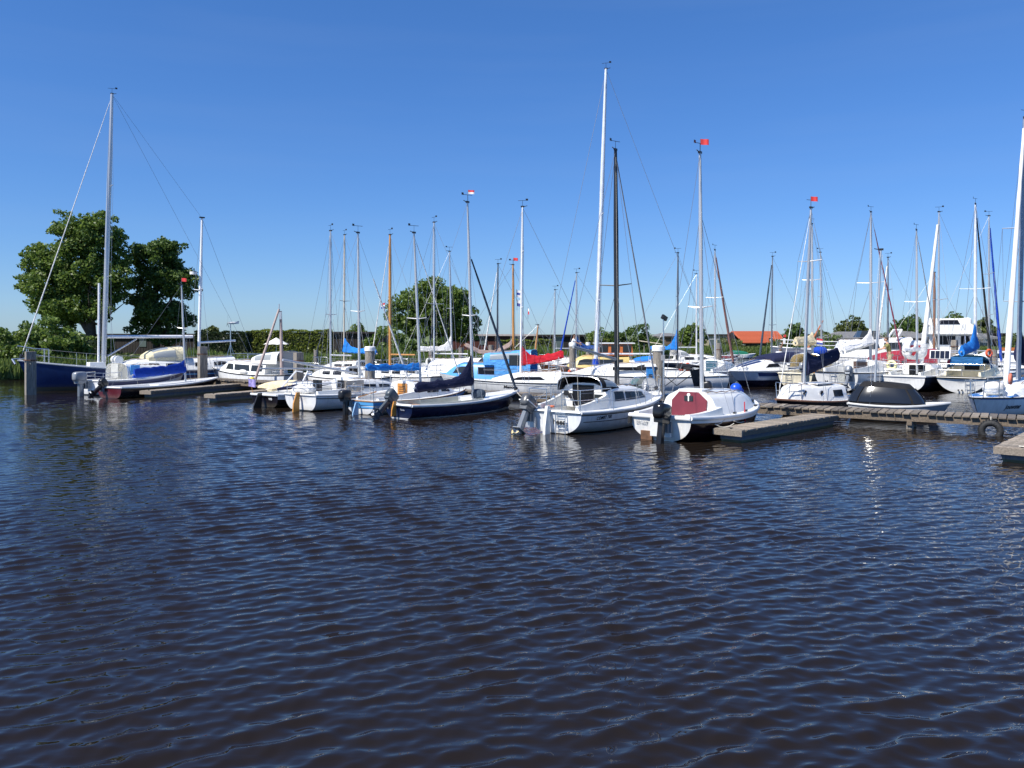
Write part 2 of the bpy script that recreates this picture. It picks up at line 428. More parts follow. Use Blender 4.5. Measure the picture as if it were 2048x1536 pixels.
def blob_pts(cs, n, shell=0.55):
    """Points spread through the outer part of many small clumps: cs = rows (x, y, z, r)."""
    cs = np.array(cs); w = cs[:, 3] ** 1.9; pick = RNG.choice(len(cs), n, p=w / w.sum())
    d = RNG.normal(size=(n, 3)); d /= np.linalg.norm(d, axis=1)[:, None]
    rr = (shell + (1.12 - shell) * RNG.random(n)) ** 0.8
    p = cs[pick, :3] + d * (cs[pick, 3] * rr)[:, None] * np.array([1, 1, .72])
    return p
def tree(name, label, px, Y, zbase, lobes, nleaf, leaf, trunks, size=0.34, group=None, seed=1, clump=1.0):
    """lobes in metres round the foot: (dx, dz, rx, rz); depth scatter is drawn."""
    rg = random.Random(seed)
    root = empty(name, label, 'tree', (gx(px, Y), Y, zbase), 0, group)
    cs = []
    for dx, dz, rx, rz in lobes:
        k = max(6, int(16 * rx * rz / clump ** 2 / 3))
        for _ in range(k):
            a, e = rg.uniform(0, 6.283), rg.uniform(-1, 1); q = math.sqrt(1 - e * e); r = rg.uniform(.45, 1.0) ** .6
            cr = clump * rg.uniform(.55, 1.25) * min(1.0, .45 + rx / 4)
            cs.append((dx + rx * .85 * r * q * math.cos(a), rx * .85 * r * q * math.sin(a), dz + rz * .85 * r * e, cr))
        for _ in range(k // 2 + 3):                     # ragged sprays standing out of the outline
            a, e = rg.uniform(0, 6.283), rg.uniform(-.6, 1); q = math.sqrt(max(0, 1 - e * e)); r = rg.uniform(1.0, 1.22)
            cs.append((dx + rx * .9 * r * q * math.cos(a), rx * .9 * r * q * math.sin(a), dz + rz * .9 * r * e, clump * rg.uniform(.22, .48)))
    pts = blob_pts(cs, nleaf)
    cards(pts, size, leaf, 'crown', root)
    t = MB()
    for (x0, r0, x1, z1) in trunks:
        t.tube([(x0, 0, -.2), (x0 + (x1 - x0) * .15, .05, z1 * .3), (x0 + (x1 - x0) * .5, .1, z1 * .6), (x1, .1, z1)], [r0 * 1.25, r0, r0 * .75, r0 * .3], 8)
        for _ in range(9):
            z = z1 * rg.uniform(.3, .9); f = z / z1; xb = x0 + (x1 - x0) * f * f
            a = rg.uniform(0, 6.28); ln = rg.uniform(1.2, 3.2) * (lobes[0][2] / 3.5)
            t.tube([(xb, .08, z), (xb + math.cos(a) * ln * .5, math.sin(a) * ln * .5, z + ln * .3), (xb + math.cos(a) * ln, math.sin(a) * ln, z + ln * .75)], [r0 * .32, r0 * .2, r0 * .05], 5)
    t.build('trunk', BARK, root, True, 60)
    return root

# the two tall trees at the left, the round one in the middle
tree('broad_tree', 'tallest leafy tree at the left, behind the blue ketch mast', 188, 74, .8,
     [(-1.2, 8.6, 2.6, 2.6), (-4.6, 6.8, 2.4, 2.0), (-4.6, 9.0, 1.8, 1.6), (0.9, 11.7, 2.0, 1.7), (-2.0, 12.2, 2.1, 1.4), (1.6, 7.0, 1.6, 2.0), (-3.2, 4.6, 2.2, 1.3), (-1.0, 5.0, 1.9, 1.5), (.8, 4.4, 1.5, 1.4), (-3.8, 2.9, 1.2, .8), (2.1, 9.1, .9, 1.5)],
     38000, LEAF_A, [(-.2, .42, -1.0, 9.5), (.75, .34, 1.2, 9.0), (.2, .3, -3.6, 7.0)], .30, seed=3, clump=1.0)
tree('dark_tree', 'darker upright leafy tree right of the tallest tree', 315, 78, .8,
     [(-.2, 9.2, 2.4, 2.4), (1.9, 7.4, 2.0, 2.0), (-1.7, 6.2, 1.7, 1.7), (0, 4.6, 2.1, 1.6), (1.8, 3.6, 1.5, 1.4), (-1.6, 3.0, 1.4, 1.0), (.6, 2.2, 1.8, 1.0), (-2.0, 9.6, 1.0, .9), (1.0, 10.7, 1.5, .8)],
     27000, LEAF_B, [(-.1, .3, -.2, 9.0), (.9, .24, 1.5, 8.0)], .29, seed=5, clump=.85)
tree('round_tree', 'round leafy tree behind the masts in the middle of the harbour', 868, 86, .8,
     [(.1, 5.0, 3.0, 2.2), (-3.0, 4.4, 2.0, 1.7), (3.0, 3.9, 1.9, 2.0), (.4, 7.2, 1.7, 1.0), (-1.3, 6.0, 2.0, 1.3), (2.0, 6.2, 1.5, 1.1), (0, 2.6, 2.6, 1.2), (3.2, 2.2, 1.5, 1.1), (-2.2, 3.0, 1.6, 1.0)],
     27000, LEAF_A, [(-.2, .36, .2, 6.5), (.7, .28, 1.6, 5.8)], .30, seed=8, clump=.95)
for (px, Y, w, h, lab, lf, sd) in (
    (1385, 120, 4.6, 4.6, 'small green tree behind the masts left of the orange roofed house', LEAF_A, 11),
    (1588, 118, 3.0, 4.8, 'dark green tree just right of the orange roofed house', LEAF_B, 12),
    (1642, 124, 3.4, 3.6, 'pale bushy tree between the orange roof and the grey bungalow', LEAF_C, 13),
    (1702, 128, 5.6, 5.8, 'round tree rising behind the grey bungalow', LEAF_C, 14),
    (1816, 124, 6.2, 6.0, 'full crowned tree left of the flybridge yacht', LEAF_B, 15),
    (1905, 128, 5.0, 6.6, 'tree crown showing above the flybridge yacht', LEAF_A, 16),
    (1968, 122, 4.2, 5.6, 'tree right of the flybridge yacht', LEAF_C, 17),
    (1868, 132, 3.8, 5.6, 'olive tree crown left behind the flybridge yacht domes', LEAF_C, 21),
    (420, 92, 3.0, 3.9, 'low yellowish tree peeping over the dark hedge', LEAF_C, 18),
    (712, 96, 3.2, 4.2, 'thin small tree beside the dark shed roof', LEAF_A, 19)):
    a, b_ = w / 2, h - 1.0
    tree('small_tree', lab, px, Y, .8, [(0, b_ * .62, a * .8, b_ * .33), (-a * .45, b_ * .45, a * .55, b_ * .28), (a * .5, b_ * .5, a * .5, b_ * .3), (.1 * a, b_ * .85, a * .45, b_ * .2), (0, b_ * .2, a * .6, b_ * .2)],
         int(1300 + 260 * w * h / 3), lf, [(0, .14, .1, b_ * .8)], .40, 'trees on the far bank', sd, .65)

def bush(name, label, px, Y, w, d, h, n, leaf, zb=.7, size=.26, boxy=False, cat='bush', group=None):
    root = empty(name, label, cat, (gx(px, Y), Y, zb), 0, group)
    if boxy:
        p = RNG.uniform(-1, 1, size=(n, 3)); ax = RNG.integers(0, 3, n); sg = np.where(RNG.random(n) < .5, -1, 1)
        for k in range(3):
            q = ax == k; p[q, k] = sg[q] * (0.92 + .08 * RNG.random(q.sum()))
        p = p * np.array([w / 2, d / 2, h / 2]) + np.array([0, 0, h / 2])
        p[:, 2] += 0.07 * np.sin(p[:, 0] * 2.1) + .05 * np.sin(p[:, 0] * 5)
        MB().box(0, 0, h / 2 - .05, w * .93, d * .85, h * .9).build('inner_twigs', pm('hedge twigs', (0.02, 0.028, 0.01), .95), root)
    else:
        rg = random.Random(int(px)); cs = []
        for _ in range(int(10 + w * h * 2.2)):
            x = rg.uniform(-1, 1); top = h * (1 - .45 * x * x) * rg.uniform(.75, 1.05)
            cs.append((x * w / 2, rg.uniform(-1, 1) * d / 2, rg.uniform(.1, 1) * top, rg.uniform(.35, .75)))
        p = blob_pts(cs, n, .35)
        st = MB()
        for _ in range(7):
            x = rg.uniform(-w / 3, w / 3); st.tube([(x, 0, -.2), (x + rg.uniform(-.3, .3), rg.uniform(-.3, .3), h * .7)], [.05, .02], 5)
        st.build('stem', BARK, root)
    cards(p, size, leaf, 'foliage', root)
    return root
bush('shrub', 'big leafy shrub mass at the far left bank behind the blue bow', 40, 57, 5.5, 3.5, 3.0, 6000, LEAF_A)
bush('shrub', 'spreading leafy shrub behind the blue ketch foredeck', 100, 58.5, 4.6, 3.0, 3.3, 5000, LEAF_A)
bush('shrub', 'olive shrub at the left edge of the picture', -20, 60, 4.5, 3.0, 3.2, 3500, LEAF_C)
bush('shrub', 'low dark shrub under the tallest tree by the dark shed', 175, 64, 3.6, 2.5, 2.2, 2800, LEAF_D)
bush('clipped_hedge', 'bright green clipped hedge behind the white parasol', 578, 80, 8.4, 1.5, 2.55, 9000, LEAF_H, .8, .22, True, 'hedge')
bush('clipped_hedge', 'dark clipped hedge left of the bright hedge', 447, 77, 5.0, 1.6, 2.4, 5000, LEAF_D, .8, .22, True, 'hedge')
bush('clipped_hedge', 'dark clipped hedge below the tallest tree', 165, 72, 5.2, 1.4, 1.9, 3600, LEAF_A, .8, .22, True, 'hedge')
bush('clipped_hedge', 'small yellowish clipped hedge right of the red sail cover', 1073, 82, 3.0, 1.2, 1.7, 1800, LEAF_H, .7, .2, True, 'hedge')
bush('clipped_hedge', 'yellowish hedge behind the wooden mast with the brown sail', 1018, 83, 1.9, 1.2, 1.7, 1200, LEAF_H, .7, .2, True, 'hedge')
bush('clipped_hedge', 'small yellowish hedge behind the tall white mast', 1195, 84, 2.4, 1.2, 1.75, 1400, LEAF_H, .7, .2, True, 'hedge')
bush('shrub', 'rounded shrub left of the round tree', 775, 80, 3.6, 2.5, 2.9, 3200, LEAF_A)
bush('shrub', 'dark shrub under the round tree', 845, 79, 5.0, 2.5, 2.2, 3600, LEAF_B)
bush('shrub', 'large dark shrub thicket behind the black mast', 1255, 88, 6.6, 3.5, 3.3, 6000, LEAF_B)
bush('shrub', 'leafy thicket left of the black mast', 1205, 90, 3.4, 2.5, 3.6, 2600, LEAF_A)
bush('shrub', 'dark bush beside the gable of the orange roofed house', 1462, 114, 2.8, 2, 2.0, 1200, LEAF_C)
bush('shrub', 'bush below the end of the orange roof', 1560, 113, 3.0, 2, 1.9, 1300, LEAF_B)
bush('shrub', 'bush in front of the dark shed by the pale trees', 1660, 116, 5.0, 2, 2.2, 1800, LEAF_A)
bush('shrub', 'dark bush at the dark hipped roof', 1780, 116, 4.0, 2, 2.6, 1700, LEAF_B)
bush('shrub', 'low bush at the right edge behind the white furled sail', 2030, 112, 5.0, 2, 2.6, 1600, LEAF_C)

def reeds():
    """Uncountable grass and reed blades along the whole bank."""
    n = 52000
    x = RNG.uniform(-62, 75, n); off = RNG.gamma(1.5, 1.5, n)
    y = np.array([shore_y(a) for a in x]) + 0.3 + off
    hgt = RNG.uniform(.7, 1.35, n) * np.clip(1.15 - off / 14, .35, 1.2) * (0.85 + .3 * np.sin(x * .7) * np.sin(x * .23 + 1)) * np.where(x > 22, .75, 1)
    zb = np.clip(off * .3, -.1, .6)
    d = RNG.normal(0, .22, (n, 2)); wv = RNG.uniform(.03, .07, n) * 1.3; a = RNG.uniform(0, 3.14, n)
    ux, uy = np.cos(a) * wv, np.sin(a) * wv
    z0 = np.zeros(n)
    p0 = np.stack([x - ux, y - uy, zb], 1); p1 = np.stack([x + ux, y + uy, zb], 1)
    p2 = np.stack([x + d[:, 0] * .4 + ux * .8, y + d[:, 1] * .4 + uy * .8, zb + hgt * .6], 1); p3 = np.stack([x + d[:, 0], y + d[:, 1], zb + hgt], 1)
    p4 = np.stack([x + d[:, 0] * .4 - ux * .8, y + d[:, 1] * .4 - uy * .8, zb + hgt * .6], 1)
    V = np.stack([p0, p1, p2, p3, p4], 1).reshape(-1, 3).astype(np.float32)
    me = bpy.data.meshes.new('reeds')
    me.vertices.add(5 * n); me.vertices.foreach_set('co', V.ravel())
    me.loops.add(5 * n); me.loops.foreach_set('vertex_index', np.arange(5 * n, dtype=np.int32))
    me.polygons.add(n); me.polygons.foreach_set('loop_start', np.arange(0, 5 * n, 5, dtype=np.int32))
    me.update(calc_edges=True)
    tag(link('reeds', me, LEAF_R), 'green reeds and long grass along the whole far bank', 'reeds', kind='stuff')
reeds()
def grass_tufts():
    n = 16000
    x = RNG.uniform(-60, 120, n); off = 4 + RNG.random(n) ** 1.5 * 22
    y = np.array([shore_y(a) for a in x]) + off
    pts = np.stack([x, y, .85 + RNG.uniform(-.1, .4, n)], 1)
    tag(cards(pts, .5, LEAF_C, 'grass', None, -.2, .3), 'tufted grass on the bank meadow', 'grass', kind='stuff')
grass_tufts()

# ------------------------------------------------------------------ sheds and houses on the bank
DARKW = pm('tarred boards', (0.018, 0.014, 0.013), .75, .3, 4, stretch=(6, 6, .5), bump=.3)
REDW = pm('maroon boards', (0.075, 0.02, 0.016), .7, .25, 4, stretch=(6, 6, .5), bump=.3)
GREYR = pm('grey roofing', (0.16, 0.16, 0.16), .85, .25, 3, bump=.3)
TRIMW = pm('white trim paint', (0.75, 0.75, 0.73), .45, .06)
def shed(label, px0, px1, Y, ptop, d=5.0, wallm=DARKW, boards=True, trim=None, wins=(), slope=.25):
    x0, x1 = gx(px0, Y), gx(px1, Y); w = x1 - x0; zt = gz(ptop, Y); zb = .75
    root = empty('long_shed', label, 'shed', ((x0 + x1) / 2, Y + d / 2, zb))
    H = zt - zb
    MB().box(0, 0, H / 2 - .1, w, d, H - .2).build('wall', wallm, root)
    roof = MB().box(0, 0, H - .1, w + .5, d + .6, .16).build('roof', GREYR, root)
    MB().box(0, -d / 2 - .33, H - .12, w + .5, .05, .2).build('fascia', trim or DARKW, root)
    if boards:
        bw = max(w / 40, .28)
        k = int(w / bw); me = MB().box(0, 0, 0, bw * .9, .03, H - .42).mesh('plank')
        for i in range(k):
            o = link('plank', me, wallm, root, (-w / 2 + (i + .5) * w / k, -d / 2 - .016, H / 2 - .2))
    for (f0, f1, z0, z1, mm) in wins:
        wx0, wx1 = -w / 2 + f0 * w, -w / 2 + f1 * w
        wo = MB().box((wx0 + wx1) / 2, -d / 2 - .05, (z0 + z1) / 2, wx1 - wx0, .06, z1 - z0).build('window', mm, root)
        MB().box((wx0 + wx1) / 2, -d / 2 - .055, z1 + .04, wx1 - wx0 + .12, .07, .07).build('frame', TRIMW, wo)
    return root
GREENG = glassm('greenish pane', (0.10, 0.13, 0.13), .1)
shed('long black flat roofed shed below the two tall trees', 212, 405, 84, 667, wins=((.35, .42, .9, 1.7, GREENG), (.62, .68, .8, 1.6, GREENG)))
shed('black shed wall beside the blue ketch mast, under the tallest tree', 112, 208, 88, 668, wins=((.3, .38, .9, 1.6, GREENG),))
shed('low black shed roof behind the bright hedge', 660, 768, 92, 663)
shed('long maroon shed with pale roof edge behind the blue canvas boat', 880, 1068, 92, 668, wallm=REDW, trim=pm('pale roof edge', (.45, .40, .38), .6), wins=((.42, .5, 1.0, 1.9, GREENG), (.75, .83, 1.0, 1.9, GREENG)))
shed('dark shed with a tall greenish window right of the red sail cover', 1072, 1192, 93, 669, wins=((.32, .46, .5, 1.9, GREENG),))
BROWNW = pm('weathered brown boards', (.13, .095, .07), .8, .3, 4, stretch=(6, 6, .5), bump=.3)
shed('brown low cabin left of the small green tree', 1330, 1375, 122, 672, wallm=BROWNW)
shed('pale low cabin with white windows behind the red furled sail', 1408, 1456, 126, 668, wallm=pm('cream boards', (.42, .38, .27), .7), wins=((.2, .4, .5, 1.4, GREENG), (.55, .75, .5, 1.4, GREENG)))
shed('dark cabin behind the bushes between the two houses', 1575, 1672, 127, 668)
shed('dark brown shed left of the white furled sail', 1978, 2012, 120, 666, wallm=DARKW)
shed('small buff cabin at the right edge behind the masts', 2018, 2044, 122, 678, wallm=pm('buff boards', (.33, .30, .2), .8))

def orange_house():
    Y = 122; x0, x1 = gx(1466, Y), gx(1572, Y); w = x1 - x0; zb = .8
    root = empty('black_house', 'black boarded house with a bright orange tiled roof across the water', 'house', ((x0 + x1) / 2, Y + 4, zb))
    H = gz(682, Y) - zb; RZ = gz(662, Y) - zb; d = 8.0
    MB().box(0, 0, H / 2, w - .6, d, H).build('wall', DARKW, root)
    OR = pm('orange roof tiles', (.43, .10, .04), .7, .15, 9, bump=.5, bscale=20)
    # ridge runs away to the right: the near slope faces the camera, the gable looks left
    rf = MB(); th = .12
    for s in (-1, 1):
        rf.add([(-w / 2 + .9, 0, RZ), (w / 2, 0, RZ), (w / 2 + .1, s * (d / 2 + .5), H - .2), (-w / 2 - .0 + (1.4 if s < 0 else 0), s * (d / 2 + .5), H - .2),
                (-w / 2 + .9, 0, RZ - th), (w / 2, 0, RZ - th), (w / 2 + .1, s * (d / 2 + .5), H - .2 - th), (-w / 2 + (1.4 if s < 0 else 0), s * (d / 2 + .5), H - .2 - th)],
               [(0, 1, 2, 3), (7, 6, 5, 4), (0, 3, 7, 4), (1, 5, 6, 2), (3, 2, 6, 7), (0, 4, 5, 1)])
    ro = rf.build('roof', OR, root)
    tl = MB().box(0, 0, 0, w - 1.6, .07, .05).mesh('tile_course')
    n = 9
    sl = math.atan2(RZ - H + .2, d / 2 + .5)
    for i in range(n):
        f = (i + .7) / n
        o = link('tile_course', tl, OR, ro, (.45 + .25 * f, -f * (d / 2 + .5), RZ + (H - .2 - RZ) * f + .03)); o.rotation_euler = (sl, 0, 0)
    MB().add([(-w / 2 + .25, -d / 2 - .3, H - .35), (-w / 2 + .25, d / 2 + .3, H - .35), (-w / 2 + .95, 0, RZ - .05), (-w / 2 + .4, -d / 2 - .3, H - .35), (-w / 2 + .4, d / 2 + .3, H - .35), (-w / 2 + 1.1, 0, RZ - .05)],
             [(0, 2, 1), (3, 4, 5), (0, 3, 5, 2), (1, 2, 5, 4), (0, 1, 4, 3)]).build('gable', DARKW, root)
    for (a, b, z0, z1, m_) in ((.10, .24, .5, H - .45, pm('pale curtain pane', (.42, .46, .45), .3)), (.36, .48, .25, H - .4, GLASS()), (.52, .60, .25, H - .4, GLASS()), (.68, .74, .8, 1.5, pm('white panel', (.6, .6, .6), .5))):
        wo = MB().box(-w / 2 + (a + b) / 2 * w, -d / 2 - .04, (z0 + z1) / 2, (b - a) * w, .06, z1 - z0).build('window', m_, root)
        fr = MB()
        for xx in (a, b): fr.box(-w / 2 + xx * w, -d / 2 - .06, (z0 + z1) / 2, .08, .08, z1 - z0 + .1)
        fr.box(-w / 2 + (a + b) / 2 * w, -d / 2 - .065, z1 + .03, (b - a) * w + .1, .08, .08); fr.build('frame', BLACK(), wo)
orange_house()
def bungalow(label, px0, px1, Y, pridge, peave, wallm, porch, roofm=GREYR, wins=5):
    x0, x1 = gx(px0, Y), gx(px1, Y); w = x1 - x0; zb = .8; d = 8
    root = empty('bungalow', label, 'house', ((x0 + x1) / 2, Y + d / 2, zb))
    H = gz(peave, Y) - zb; RZ = gz(pridge, Y) - zb
    MB().box(0, 0, H / 2, w - .8, d, H).build('wall', wallm, root)
    e = .5; a = w * .26
    MB().add([(-w / 2 - e, -d / 2 - e, H - .05), (w / 2 + e, -d / 2 - e, H - .05), (w / 2 + e, d / 2 + e, H - .05), (-w / 2 - e, d / 2 + e, H - .05), (-w / 2 + a, 0, RZ), (w / 2 - a, 0, RZ)],
             [(0, 1, 5, 4), (1, 2, 5), (2, 3, 4, 5), (3, 0, 4), (3, 2, 1, 0)]).build('roof', roofm, root)
    MB().box(0, -d / 2 - e - .03, H - .16, w + 1.0, .06, .3).build('fascia', wallm, root)
    for i in range(wins):
        x = -w / 2 + w * (.55 + .42 * i / wins) if porch else -w / 2 + w * (i + .6) / (wins + .4)
        wo = MB().box(x, -d / 2 - .04, H * .55, w * .05, .06, H * .4).build('window', GLASS(), root)
        fr = MB()
        for s in (-1, 1): fr.box(x + s * w * .032, -d / 2 - .05, H * .55, w * .016, .08, H * .46)
        for s in (-1, 1): fr.box(x, -d / 2 - .055, H * .55 + s * H * .225, w * .08, .08, .09)
        fr.build('frame', TRIMW, wo)
    if porch:
        for i in range(4):
            MB().box(-w / 2 + .3 + i * w * .13, -d / 2 - .9, H / 2 - .1, .22, .22, H - .2).build('column', TRIMW, root)
        MB().box(-w / 2 + w * .22, -d / 2 - .6, H - .1, w * .5, 1.2, .16).build('porch_roof', roofm, root)
    return root
bungalow('grey bungalow with white porch columns and white framed windows', 1676, 1760, 116, 663, 676, pm('grey boards', (.22, .21, .2), .7), True)
bungalow('dark hipped roof house behind the white motor yacht', 1800, 1866, 118, 662, 676, DARKW, False, wins=3)
bungalow('grey roofed house right of the flybridge yacht', 1950, 1990, 118, 663, 674, pm('grey stone boards', (.2, .2, .19), .7), False, wins=3)
bungalow('flat brown house on the skyline left of the small green tree', 1318, 1360, 150, 666, 672, pm('tan boards', (.24, .2, .16), .7), False, wins=2)

# ------------------------------------------------------------------ boats: one builder, many hulls
def lerp(a, b, t): return a + (b - a) * t
def sstep(a, b, x):
    t = max(0, min(1, (x - a) / (b - a))); return t * t * (3 - 2 * t)
class Boat:
    def __init__(s, label, px, Y, th, L, B, f=(.75, .7, .95), wt=.75, n=2.3, ds=.02, dm=.28, rake=.7, trake=.12, tm=.42, bowp=2.0,
                 hull=None, transom=None, deck=None, cockpit=(.06, .36), cw=.58, name='sailing_boat', cat='sailing boat', z=0.0, heel=0.0):
        s.L, s.B, s.f, s.wt, s.n, s.ds, s.dm, s.rake, s.trake, s.tm, s.bowp = L, B, f, wt, n, ds, dm, rake, trake, tm, bowp
        s.o = Vector((gx(px, Y), Y, z)); s.th = R(th)
        s.root = empty(name, label, cat, s.o, math.pi / 2 - s.th)
        s.heel = heel
        if heel: s.root.rotation_euler = (heel, 0, math.pi / 2 - s.th)
        s.dm_ = deck or WHITE()
        s.hm = hull or hullm('white hull', (.74, .74, .72))
        s.build_hull(transom or s.hm, cockpit, cw)
    # --- form
    def b(s, t):
        if t < s.tm: q = s.wt + (1 - s.wt) * (1 - ((s.tm - t) / s.tm) ** 2)
        else: q = max(0.0, 1 - ((t - s.tm) / (1 - s.tm)) ** s.bowp) ** .9
        return max(.012, s.B / 2 * q)
    def sheer(s, t):
        f0, f1, f2 = s.f; a = 2 * (f0 + f2 - 2 * f1); bb = 4 * f1 - 3 * f0 - f2
        return f0 + bb * t + a * t * t
    def d(s, t): return lerp(s.ds, s.dm, sstep(0, .35, t)) * (1 - .55 * sstep(.6, 1, t))
    def x(s, t, v): return s.L * t - s.rake * sstep(.55, 1, t) * v ** 1.1 + s.trake * v * max(0, 1 - t * 4)
    def pt(s, t, a):
        c, sn = max(0, math.cos(a)), max(0, math.sin(a)); y = s.b(t) * c ** (2 / s.n); v = sn ** (2 / s.n)
        return s.x(t, v), y, s.sheer(t) - (s.sheer(t) + s.d(t)) * v
    def hy(s, x, z):
        t = min(1, max(0, x / s.L))
        for _ in range(3):
            v = max(0, min(1, (s.sheer(t) - z) / (s.sheer(t) + s.d(t)))); t = min(1, max(0, t + (x - s.x(t, v)) / s.L))
        return s.b(t) * max(0, 1 - v ** s.n) ** (1 / s.n)
    def w2l(s, p):
        q = Vector(p) - s.o; c, sn = math.sin(s.th), math.cos(s.th)
        return Vector((q.x * c + q.y * sn, -q.x * sn + q.y * c, q.z))
    def xpx(s, px, lo=.05, hi=.97):
        k = (px - CX) / FPX; sn, c = math.sin(s.th), math.cos(s.th); den = sn - k * c
        x = (k * s.o.y - s.o.x) / den if abs(den) > .05 else s.L * .5
        return max(s.L * lo, min(s.L * hi, x))
    def add(s, name, mb, mat, parent=None, smooth=False, ang=None): return mb.build(name, mat, parent or s.root, smooth, ang)
    def build_hull(s, tmat, cockpit, cw):
        NT, NA = 36, 19
        ts = [1 - (1 - i / (NT - 1)) ** 1.25 for i in range(NT)]
        An = [math.pi / 2 * k / (NA - 1) for k in range(NA)]
        secs = []
        for t in ts:
            P = [s.pt(t, a) for a in An]
            secs.append(P[:-1] + [(P[-1][0], 0, P[-1][2])] + [(x, -y, z) for x, y, z in P[:-1]][::-1])
        s.hull = s.add('hull', MB().loft([q[::-1] for q in secs]), s.hm, None, True, 40)
        tr = secs[0]; cen = (sum(p[0] for p in tr) / len(tr), 0, tr[0][2] * .6)
        s.tro = s.add('transom', MB().add(tr + [cen], [(i, i + 1, len(tr)) for i in range(len(tr) - 1)] + [(len(tr) - 1, 0, len(tr))]), tmat)
        # deck with a cockpit well
        D = []; c0, c1 = cockpit or (2, 3)
        tt = sorted(set([round(t, 4) for t in ts] + ([c0 - .004, c0, c1, c1 + .004] if cockpit else [])))
        for t in tt:
            bb, z, x = s.b(t) * .995, s.sheer(t), s.x(t, 0)
            inw = c0 <= t <= c1; yc = bb * cw; zl = z - .42 if inw else z + .035
            D.append([(x, bb, z + .005), (x, bb * .9, z + .03), (x, yc, z + .04), (x, yc * .97, zl), (x, -yc * .97, zl), (x, -yc, z + .04), (x, -bb * .9, z + .03), (x, -bb, z + .005)])
        s.deck = s.add('deck', MB().loft(D), s.dm_)
    def rail(s, mat, r=.03, dz=0.0, t0=0, t1=1, name='rub_rail'):
        m = MB()
        for sg in (1, -1):
            m.tube([(s.x(t, .02) + (.01 if t > .98 else 0), sg * (s.b(t) + .004), s.sheer(t) + dz) for t in [t0 + (t1 - t0) * i / 18 for i in range(19)]], r, 6)
        m.tube([(s.x(0, 0) - .005, y * s.b(0), s.sheer(0) + dz) for y in (-1, 0, 1)], r, 6)
        return s.add(name, m, mat, s.hull, True, 60)
    def stripe(s, mat, z0, z1, t0=.0, t1=.97, rel=True, off=.012, tr=False, sides=(1, -1)):
        """A painted band: heights below the sheer when rel."""
        out = []
        for sg in sides:
            m = MB(); secs = []
            for i in range(25):
                t = t0 + (t1 - t0) * i / 24; x = s.L * t; row = []
                for k in range(4):
                    h = lerp(z0, z1, k / 3); z = s.sheer(t) - h if rel else h
                    v = max(0, min(1, (s.sheer(t) - z) / (s.sheer(t) + s.d(t))))
                    row.append((s.x(t, v), sg * (s.b(t) * max(0, 1 - v ** s.n) ** (1 / s.n) + off), z))
                secs.append(row)
            out.append(s.add('stripe', m.loft(secs), mat, s.hull))
        if tr:
            row = []
            for k in range(4):
                h = lerp(z0, z1, k / 3); z = s.sheer(0) - h if rel else h
                v = max(0, min(1, (s.sheer(0) - z) / (s.sheer(0) + s.d(0)))); y = s.b(0) * max(0, 1 - v ** s.n) ** (1 / s.n)
                row.append([(s.x(0, v) - .008, y, z), (s.x(0, v) - .008, -y, z)])
            out.append(s.add('stripe', MB().loft(row), mat, s.tro))
        return out
    # --- superstructure
    def cabin(s, x0, x1, h0, h1, wk=.72, front=.4, mat=None, tumble=.84, name='cabin', aft=.06, wmax=None, camber=.08):
        """Trunk cabin from local x0 (aft) to x1 (bow end); h0 height aft, h1 before the slope."""
        s.cab = (x0, x1, h0, h1, wk, front, tumble, wmax, aft, camber)
        secs = []
        for i in range(17):
            u = i / 16; secs.append(s._csec(x0 + (x1 - x0) * u))
        a = secs[0]; secs[0] = a
        o = s.add(name, MB().loft(secs, False, True, True), mat or WHITE(), None, True, 32)
        s.cabo = o
        for sg in (1, -1):
            pts = []
            for i in range(9):
                x = lerp(x0 + .12, x0 + (x1 - x0) * (1 - front * .8), i / 8); w, h, z = s._cg(x)
                pts.append((x, sg * w * tumble * .72, z + h + .02 + camber * .35 + (.05 if i % 2 else .015)))
            MB().tube(pts, .014, 5).build('grab_rail', pm('weathered teak rail', (.30, .20, .12), .6), o)
        return o
    def _cg(s, x):
        x0, x1, h0, h1, wk, front, tu, wmax, aft, camber = s.cab
        u = (x - x0) / (x1 - x0); t = x / s.L
        w = s.b(min(.999, max(0, t))) * wk
        if wmax: w = min(w, wmax)
        h = lerp(h0, h1, min(1, u / (1 - front)))
        if u > 1 - front: h *= max(.02, 1 - ((u - 1 + front) / front) ** 1.6)
        return w, max(h, .01), s.sheer(t) + .03
    def _csec(s, x):
        w, h, z = s._cg(x); tu = s.cab[6]; cb = s.cab[9]
        xb = 0
        return [(x, w, z), (x, lerp(w, w * tu, .85), z + h * .82), (x, w * tu * .93, z + h * .97), (x, w * .4, z + h + cb * .8), (x, 0, z + h + cb),
                (x, -w * .4, z + h + cb * .8), (x, -w * tu * .93, z + h * .97), (x, -lerp(w, w * tu, .85), z + h * .82), (x, -w, z)]
    def side(s, x, v, sg, off=.01):
        w, h, z = s._cg(x); tu = s.cab[6]
        return (x, sg * (lerp(w, lerp(w, w * tu, .85), v / .82) + off), z + h * v)
